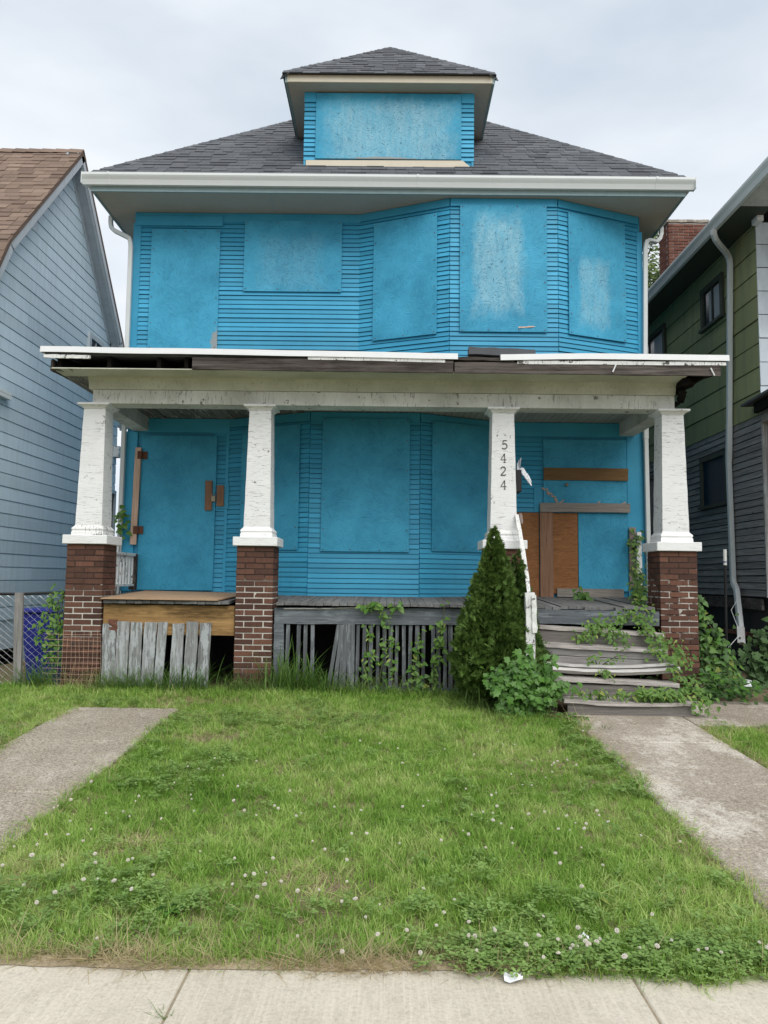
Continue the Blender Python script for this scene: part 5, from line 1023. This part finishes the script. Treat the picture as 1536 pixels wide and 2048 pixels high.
def gn_group(K):
    g_ = bpy.data.node_groups.new('scatter_tufts', 'GeometryNodeTree')
    g_.interface.new_socket('Geometry', in_out='INPUT', socket_type='NodeSocketGeometry'); g_.interface.new_socket('Geometry', in_out='OUTPUT', socket_type='NodeSocketGeometry')
    N = g_.nodes.new; Lk = g_.links.new; gi = N('NodeGroupInput'); go = N('NodeGroupOutput')
    def named(t, nm): q = N('GeometryNodeInputNamedAttribute'); q.data_type = t; q.inputs['Name'].default_value = nm; return q.outputs['Attribute']
    tid = named('INT', 'tid')
    def pick(k):
        c_ = N('FunctionNodeCompare'); c_.data_type = 'INT'; c_.operation = 'EQUAL'; a_, b_ = [s for s in c_.inputs if s.type == 'INT'][:2]; Lk(tid, a_); b_.default_value = k
        sp = N('GeometryNodeSeparateGeometry'); sp.domain = 'POINT'; Lk(gi.outputs[0], sp.inputs['Geometry']); Lk(c_.outputs['Result'], sp.inputs['Selection']); return sp.outputs['Selection']
    jn = N('GeometryNodeJoinGeometry')
    for k in range(K): gtoi = N('GeometryNodeGeometryToInstance'); Lk(pick(k), gtoi.inputs[0]); Lk(gtoi.outputs[0], jn.inputs[0])
    mpn = N('GeometryNodeMeshToPoints'); Lk(pick(-1), mpn.inputs['Mesh'])
    ip = N('GeometryNodeInstanceOnPoints'); Lk(mpn.outputs[0], ip.inputs['Points']); Lk(jn.outputs[0], ip.inputs['Instance']); ip.inputs['Pick Instance'].default_value = True
    Lk(named('INT', 'vi'), ip.inputs['Instance Index']); er = N('FunctionNodeEulerToRotation'); Lk(named('FLOAT_VECTOR', 'rot'), er.inputs[0]); Lk(er.outputs[0], ip.inputs['Rotation']); Lk(named('FLOAT', 'sc'), ip.inputs['Scale'])
    Lk(ip.outputs[0], go.inputs[0]); return g_
GN = {}
def scatter(name, label, cat, tufts, mat, pts, rot, sc, vi):
    vs = []; fs = []; tid = []
    for k, (v, f) in enumerate(tufts):
        o_ = len(vs); vs += [tuple(map(float, p)) for p in v]; fs += [tuple(i+o_ for i in q) for q in f]; tid += [k]*len(v)
    nT = len(vs); n = len(pts); vs += [tuple(p) for p in pts.tolist()]; tid += [-1]*n
    me = bpy.data.meshes.new(name); me.from_pydata(vs, [], fs); me.materials.append(mat)
    def at(nm, t, d, key): q = me.attributes.new(nm, t, 'POINT'); q.data.foreach_set(key, np.asarray(d).ravel())
    at('tid', 'INT', np.array(tid, np.int32), 'value'); at('vi', 'INT', np.concatenate([np.zeros(nT, np.int32), vi.astype(np.int32)]), 'value')
    at('sc', 'FLOAT', np.concatenate([np.ones(nT), sc]).astype(np.float32), 'value'); at('rot', 'FLOAT_VECTOR', np.concatenate([np.zeros((nT, 3)), rot]).astype(np.float32), 'vector')
    o = link(name, me); o['kind'] = 'stuff'; o['label'] = label; o['category'] = cat
    K = len(tufts); GN.setdefault(K, None); GN[K] = GN[K] or gn_group(K)
    md = o.modifiers.new('scatter', 'NODES'); md.node_group = GN[K]; return o
def yard(n, x0, x1, y0, y1, seed):
    r = np.random.default_rng(seed); return r.uniform(x0, x1, n), r.uniform(y0, y1, n), r
def in_path(x, y, m=0.):
    wob = (vnoise(x*0, y, 2.1, 5)-.5)*.16 + (vnoise(x, y, 11, 6)-.5)*.05
    L_ = (x > -3.17+m+wob) & (x < -2.15-m+wob) & (y < 7.92-m)
    R_ = (x > 1.86+m+wob) & (x < 2.98-m+wob*.6) & (y < 8.2)
    A_ = (x > 1.86+m+wob) & (y > 7.50+m+wob*.6) & (y < 8.75)
    S_ = (x > 1.6) & (x < 3.2) & (y > 7.8)
    return L_ | R_ | A_ | S_
front_edge = lambda x: 3.35 + (vnoise(x, x*0, 1.7, 9)-.5)*.20 + (vnoise(x, x*0, 7., 19)-.5)*.08 - .10*np.clip((x-.1)/.6, 0, 1)
bare = lambda x, y: np.maximum.reduce([
    np.clip(1.0-(y-3.30)/.12, 0, 1)*np.clip((.35-x)/.5, 0, 1)*(.10+.9*vnoise(x, y, 3.2, 31)),
    np.exp(-(((x+1.5)/.30)**2+((y-6.85)/.22)**2))*1.1, np.exp(-(((x+.35)/.35)**2+((y-4.02)/.22)**2))*.75, np.exp(-(((x+2.1)/.7)**2+((y-8.35)/.22)**2))*.7,
    np.clip((vnoise(x, y, 1.9, 32)-.66)*4, 0, 1)*.5])
x, y, r = yard(96000, -8.7, 8.4, 3.2, 9.0, 1)
xe, ye, _ = yard(1500, -5.8, 5.6, 3.26, 3.42, 23); k_ = vnoise(xe, ye*0, 2.6, 84) > .5; x, y = np.concatenate([x, xe[k_]]), np.concatenate([y, ye[k_]])
den = np.clip(1.25-(y-3.3)*.10, .6, 1.25)/1.25
lush = vnoise(x, y, .9, 3)*.6+vnoise(x, y, 2.7, 4)*.4
keep = (r.random(len(x)) < den) & ~in_path(x, y) & ((y > front_edge(x)+.015) | ((y < 3.42) & (vnoise(x, y*0, 2.6, 84) > .5) & (y > 3.30))) & (r.random(len(x)) > bare(x, y)) & ~((x < -3.85) & (y > 9.05)) & ~((x > 3.) & (y > 8.5))
x, y, lush = x[keep], y[keep], lush[keep]; n = len(x)
TG = [tuft(20, .068, .045, .0042, .75, s_) for s_ in range(5)] + [tuft(18, .075, .05, .0048, 1.5, s_+20) for s_ in range(4)] + [tuft(15, .095, .04, .0048, .45, s_+40) for s_ in range(3)]
vi = np.where(lush > .56, r.integers(7, 12, n), r.integers(0, 9, n))
scl = r.uniform(.65, 1.15, n)*(.62+.70*lush)*np.where(y > 8.55, 1.35, 1.)
wind = np.stack([r.normal(0, .22, n), r.normal(0, .22, n), r.uniform(0, 6.28, n)], 1)
scatter('grass', 'unmown green lawn before the blue house', 'grass', TG, MAT['grass'], np.stack([x, y, gz(y)-.014], 1), wind, scl, vi)
# dry straw at the edges and in bare places
x, y, r = yard(46000, -5.8, 5.6, 3.2, 8.9, 2)
xe, ye, _ = yard(7000, -5.8, 2.6, 3.2, 3.45, 22); x, y = np.concatenate([x, xe]), np.concatenate([y, ye])
ed = np.exp(-np.abs(y-3.30)/.050)*np.clip((.9-x)/.8, .16, 1)*1.5*np.clip(.25+1.5*vnoise(x, y, 2.2, 88)-.2, .15, 1)
pe_ = in_path(x, y, -.07) & ~in_path(x, y, .02)
keep = (r.random(len(x)) < np.maximum.reduce([ed, bare(x, y)*.5, pe_*.8*vnoise(x, y, 2.1, 77)*1.5, np.full(len(x), .018)])) & ~in_path(x, y, .05) & (y > 3.215+.13*vnoise(x, y*0, 3.3, 78)**1.3)
x, y = x[keep], y[keep]; n = len(x)
TD = [tuft(12, .05, .05, .0032, 2.2, s_+60) for s_ in range(4)]
scatter('dry_grass', 'tan dry straw along the sidewalk and path edges', 'dry grass', TD, MAT['dry'], np.stack([x, y, gz(y)-.010], 1), np.stack([r.normal(0, .5, n), r.normal(0, .5, n), r.uniform(0, 6.28, n)], 1), r.uniform(.6, 1.2, n), r.integers(0, 4, n))
# clover
x, y, r = yard(30000, -5., 4.5, 3.12, 8.4, 3)
cm_ = np.maximum.reduce([np.exp(-np.abs(y-3.36)/.13)*np.clip((x-.05)/.35, 0, 1)*np.clip((2.3-x)/.4, 0, 1)*1.2, np.exp(-(((x+1.3)/.55)**2+((y-3.85)/.3)**2))*.8, np.exp(-(((x-.55)/.5)**2+((y-3.75)/.22)**2))*.7, np.clip((vnoise(x, y, 1.5, 41)-.60)*4, 0, 1)*.45, np.full(len(x), .03)])
keep = (r.random(len(x)) < cm_*np.where(y < 3.55, 1, .55)) & ~in_path(x, y, -.02) & (y > 3.19+.05*vnoise(x, y, 6, 42)+np.where((x > .15) & (x < 2), 0, .13))
x, y = x[keep], y[keep]; n = len(x)
scatter('clover', 'clover leaves growing among the lawn grass', 'clover', [clover_tuft(9, .05, s_) for s_ in range(4)], MAT['clover'], np.stack([x, y, gz(y)-.004], 1), np.stack([r.normal(0, .1, n), r.normal(0, .1, n), r.uniform(0, 6.28, n)], 1), r.uniform(.8, 1.4, n), r.integers(0, 4, n))
# tall grass clumps along the porch: each a thing
def clump(label, x, y, w, d, h, n, seed, lean=.6, bw=.008, mat='weed', name='grass_clump', cat='grass clump'):
    r = np.random.default_rng(seed); vs = []; fs = []
    for k in range(n):
        v, f = tuft(1, h*r.uniform(.6, 1.1), .001, bw, lean, int(r.integers(1e6)), 5); o_ = len(vs); q = np.array((x+r.normal(0, w), y+r.normal(0, d), float(gz(y))-.02))
        a = r.uniform(0, 6.28); c_, s_ = math.cos(a), math.sin(a); vs += [(c_*p[0]-s_*p[1]+q[0], s_*p[0]+c_*p[1]+q[1], p[2]+q[2]) for p in v]; fs += [tuple(i+o_ for i in g_) for g_ in f]
    me = bpy.data.meshes.new(name); me.from_pydata(vs, [], fs); me.materials.append(MAT[mat]); o = link(name, me); o['label'] = label; o['category'] = cat; return o
clump('tall weed clump before the post right of the second pier', -1.12, 8.88, .13, .06, .66, 190, 1, .6, .013)
clump('tall weed clump in the broken gap of the slats', -.80, 8.86, .12, .06, .50, 150, 2, .9, .012)
clump('arching grass clump at the foot of the leaning slats', -.38, 8.84, .12, .05, .46, 90, 3, 1.0, .011)
clump('low grass clump under the first vine on the slats', .05, 8.86, .18, .05, .30, 120, 4, .8, .009)
clump('low grass clump between the slats and the conifer', .62, 8.76, .18, .07, .26, 130, 5, .9, .010)
clump('grass clump at the foot of the leftmost grey boards', -3.12, 8.90, .18, .06, .42, 260, 6, .9, .007)
clump('grass clump before the middle grey boards', -2.72, 8.90, .16, .05, .40, 220, 7, .8, .007)
clump('grass clump before the last grey boards by the dark hole', -2.25, 8.88, .17, .06, .46, 240, 8, .8, .007)
clump('grass clump at the foot of the second brick pier', -1.62, 8.86, .15, .05, .36, 200, 9, .9, .008)
clump('straggly dry weeds at the foot of the first brick pier', -3.5, 8.86, .16, .06, .36, 110, 10, 1.1, .005, 'dry')
clump('dark grass clump between the fence post and the first pier', -4.02, 8.98, .13, .05, .46, 330, 11, .9, .006)
clump('grass clump left of the fence post', -4.65, 8.95, .2, .05, .28, 150, 12, .9, .007)
clump('grass at the foot of the leafy bush by the steps', 1.25, 7.78, .22, .06, .20, 150, 13, 1.1, .007)
clump('broad-leaved weed under the conifer', .98, 8.20, .10, .05, .28, 60, 14, 1.1, .022)
clump('grass tuft growing in the sidewalk joint', -.79, 2.93, .018, .012, .06, 26, 15, 1.3, .004)
clump('small grass tuft on the right path below the steps', 2.05, 7.35, .03, .02, .10, 24, 16, 1.0, .006)
# grass right of the path stands taller at its edge; leaves of broad weeds in the lawn
r_ = random.Random(91)
for i, (wx, wy) in enumerate(((.35, 4.9), (-1.0, 3.70), (1.05, 3.9))):
    stems = []
    for k in range(8): a = k*.785+r_.uniform(-.3, .3); z = float(gz(wy)); stems.append([(wx, wy, z), (wx+.05*math.cos(a), wy+.05*math.sin(a), z+.03), (wx+.11*math.cos(a), wy+.11*math.sin(a), z+.035)])
    root = thing('broadleaf_weed', 'flat rosette of broad leaves '+('in the middle of the lawn', 'near the sidewalk on the left of the lawn', 'near the sidewalk among clover on the right')[i], 'weed', (wx, wy, float(gz(wy))), 'broad-leaved rosettes in the lawn')
    for s_ in stems:
        a = Vector(s_[2])-Vector(s_[0]); d = Vector((a.x, a.y, .02)).normalized(); sd_ = d.cross(Vector((0, 0, 1))).normalized(); nn = sd_.cross(d); z_ = r_.uniform(.055, .10)
        m = Matrix((sd_*z_*.8, d*z_, nn*z_)).transposed().to_4x4(); m.translation = Vector(s_[0])+Vector((0, 0, .03)); link('leaf', LM['oldvine' if i % 2 else 'lance'], root, m)
# clover blossoms
fb = B(); r_ = random.Random(3); gold = math.pi*(3-5**.5)
for k in range(34):
    zz = 1-2*(k+.5)/34; q = math.sqrt(1-zz*zz); a = k*gold; c_ = Vector((q*math.cos(a), q*math.sin(a), zz*.9)); s_ = Vector((-math.sin(a), math.cos(a), 0))*.0030; t_ = c_.cross(s_).normalized()*.0030; p = c_*.0085; e_ = c_*.0128+Vector((0, 0, .001))
    fb.add([p-s_, p+t_, p+s_, p-t_, e_], [(0, 1, 4), (1, 2, 4), (2, 3, 4), (3, 0, 4)])
fme = fb.mesh('clover_blossom', MAT['flower'])
spots = []
for (n_, cx, cy, sx, sy) in ((44, .95, 3.38, .6, .06), (8, .62, 3.55, .3, .06), (22, -1.35, 3.95, .55, .2), (10, -.35, 3.80, .4, .12), (16, -.55, 4.65, .7, .4), (20, -1.3, 5.2, .4, .4), (22, 1.0, 4.6, .35, .3), (24, .2, 5.2, .9, .6), (14, -1.9, 4.6, .2, .3), (12, 1.2, 5.6, .3, .6), (8, .9, 6.3, .6, .4)):
    for _ in range(n_): spots.append((r_.gauss(cx, sx), r_.gauss(cy, sy)))
for (fx, fy) in spots:
    if fy < 3.24 or bool(in_path(np.array([fx]), np.array([fy]))[0]): continue
    h = r_.uniform(.055, .105); s_ = r_.uniform(.5, 1.0)*(1.15 if fy < 4.2 else 1); m = Matrix.Translation((fx, fy, float(gz(fy))+h)) @ Matrix.Rotation(r_.uniform(-.5, .5), 4, 'X') @ Matrix.Rotation(r_.uniform(-.5, .5), 4, 'Y') @ Matrix.Diagonal((s_*r_.uniform(.75, 1.15), s_, s_*r_.uniform(.65, 1.), 1))
    o = link('clover_blossom', fme, None, m, cat='flower', group='white clover blossoms in the lawn'); o['label'] = 'small white clover blossom standing in the lawn'
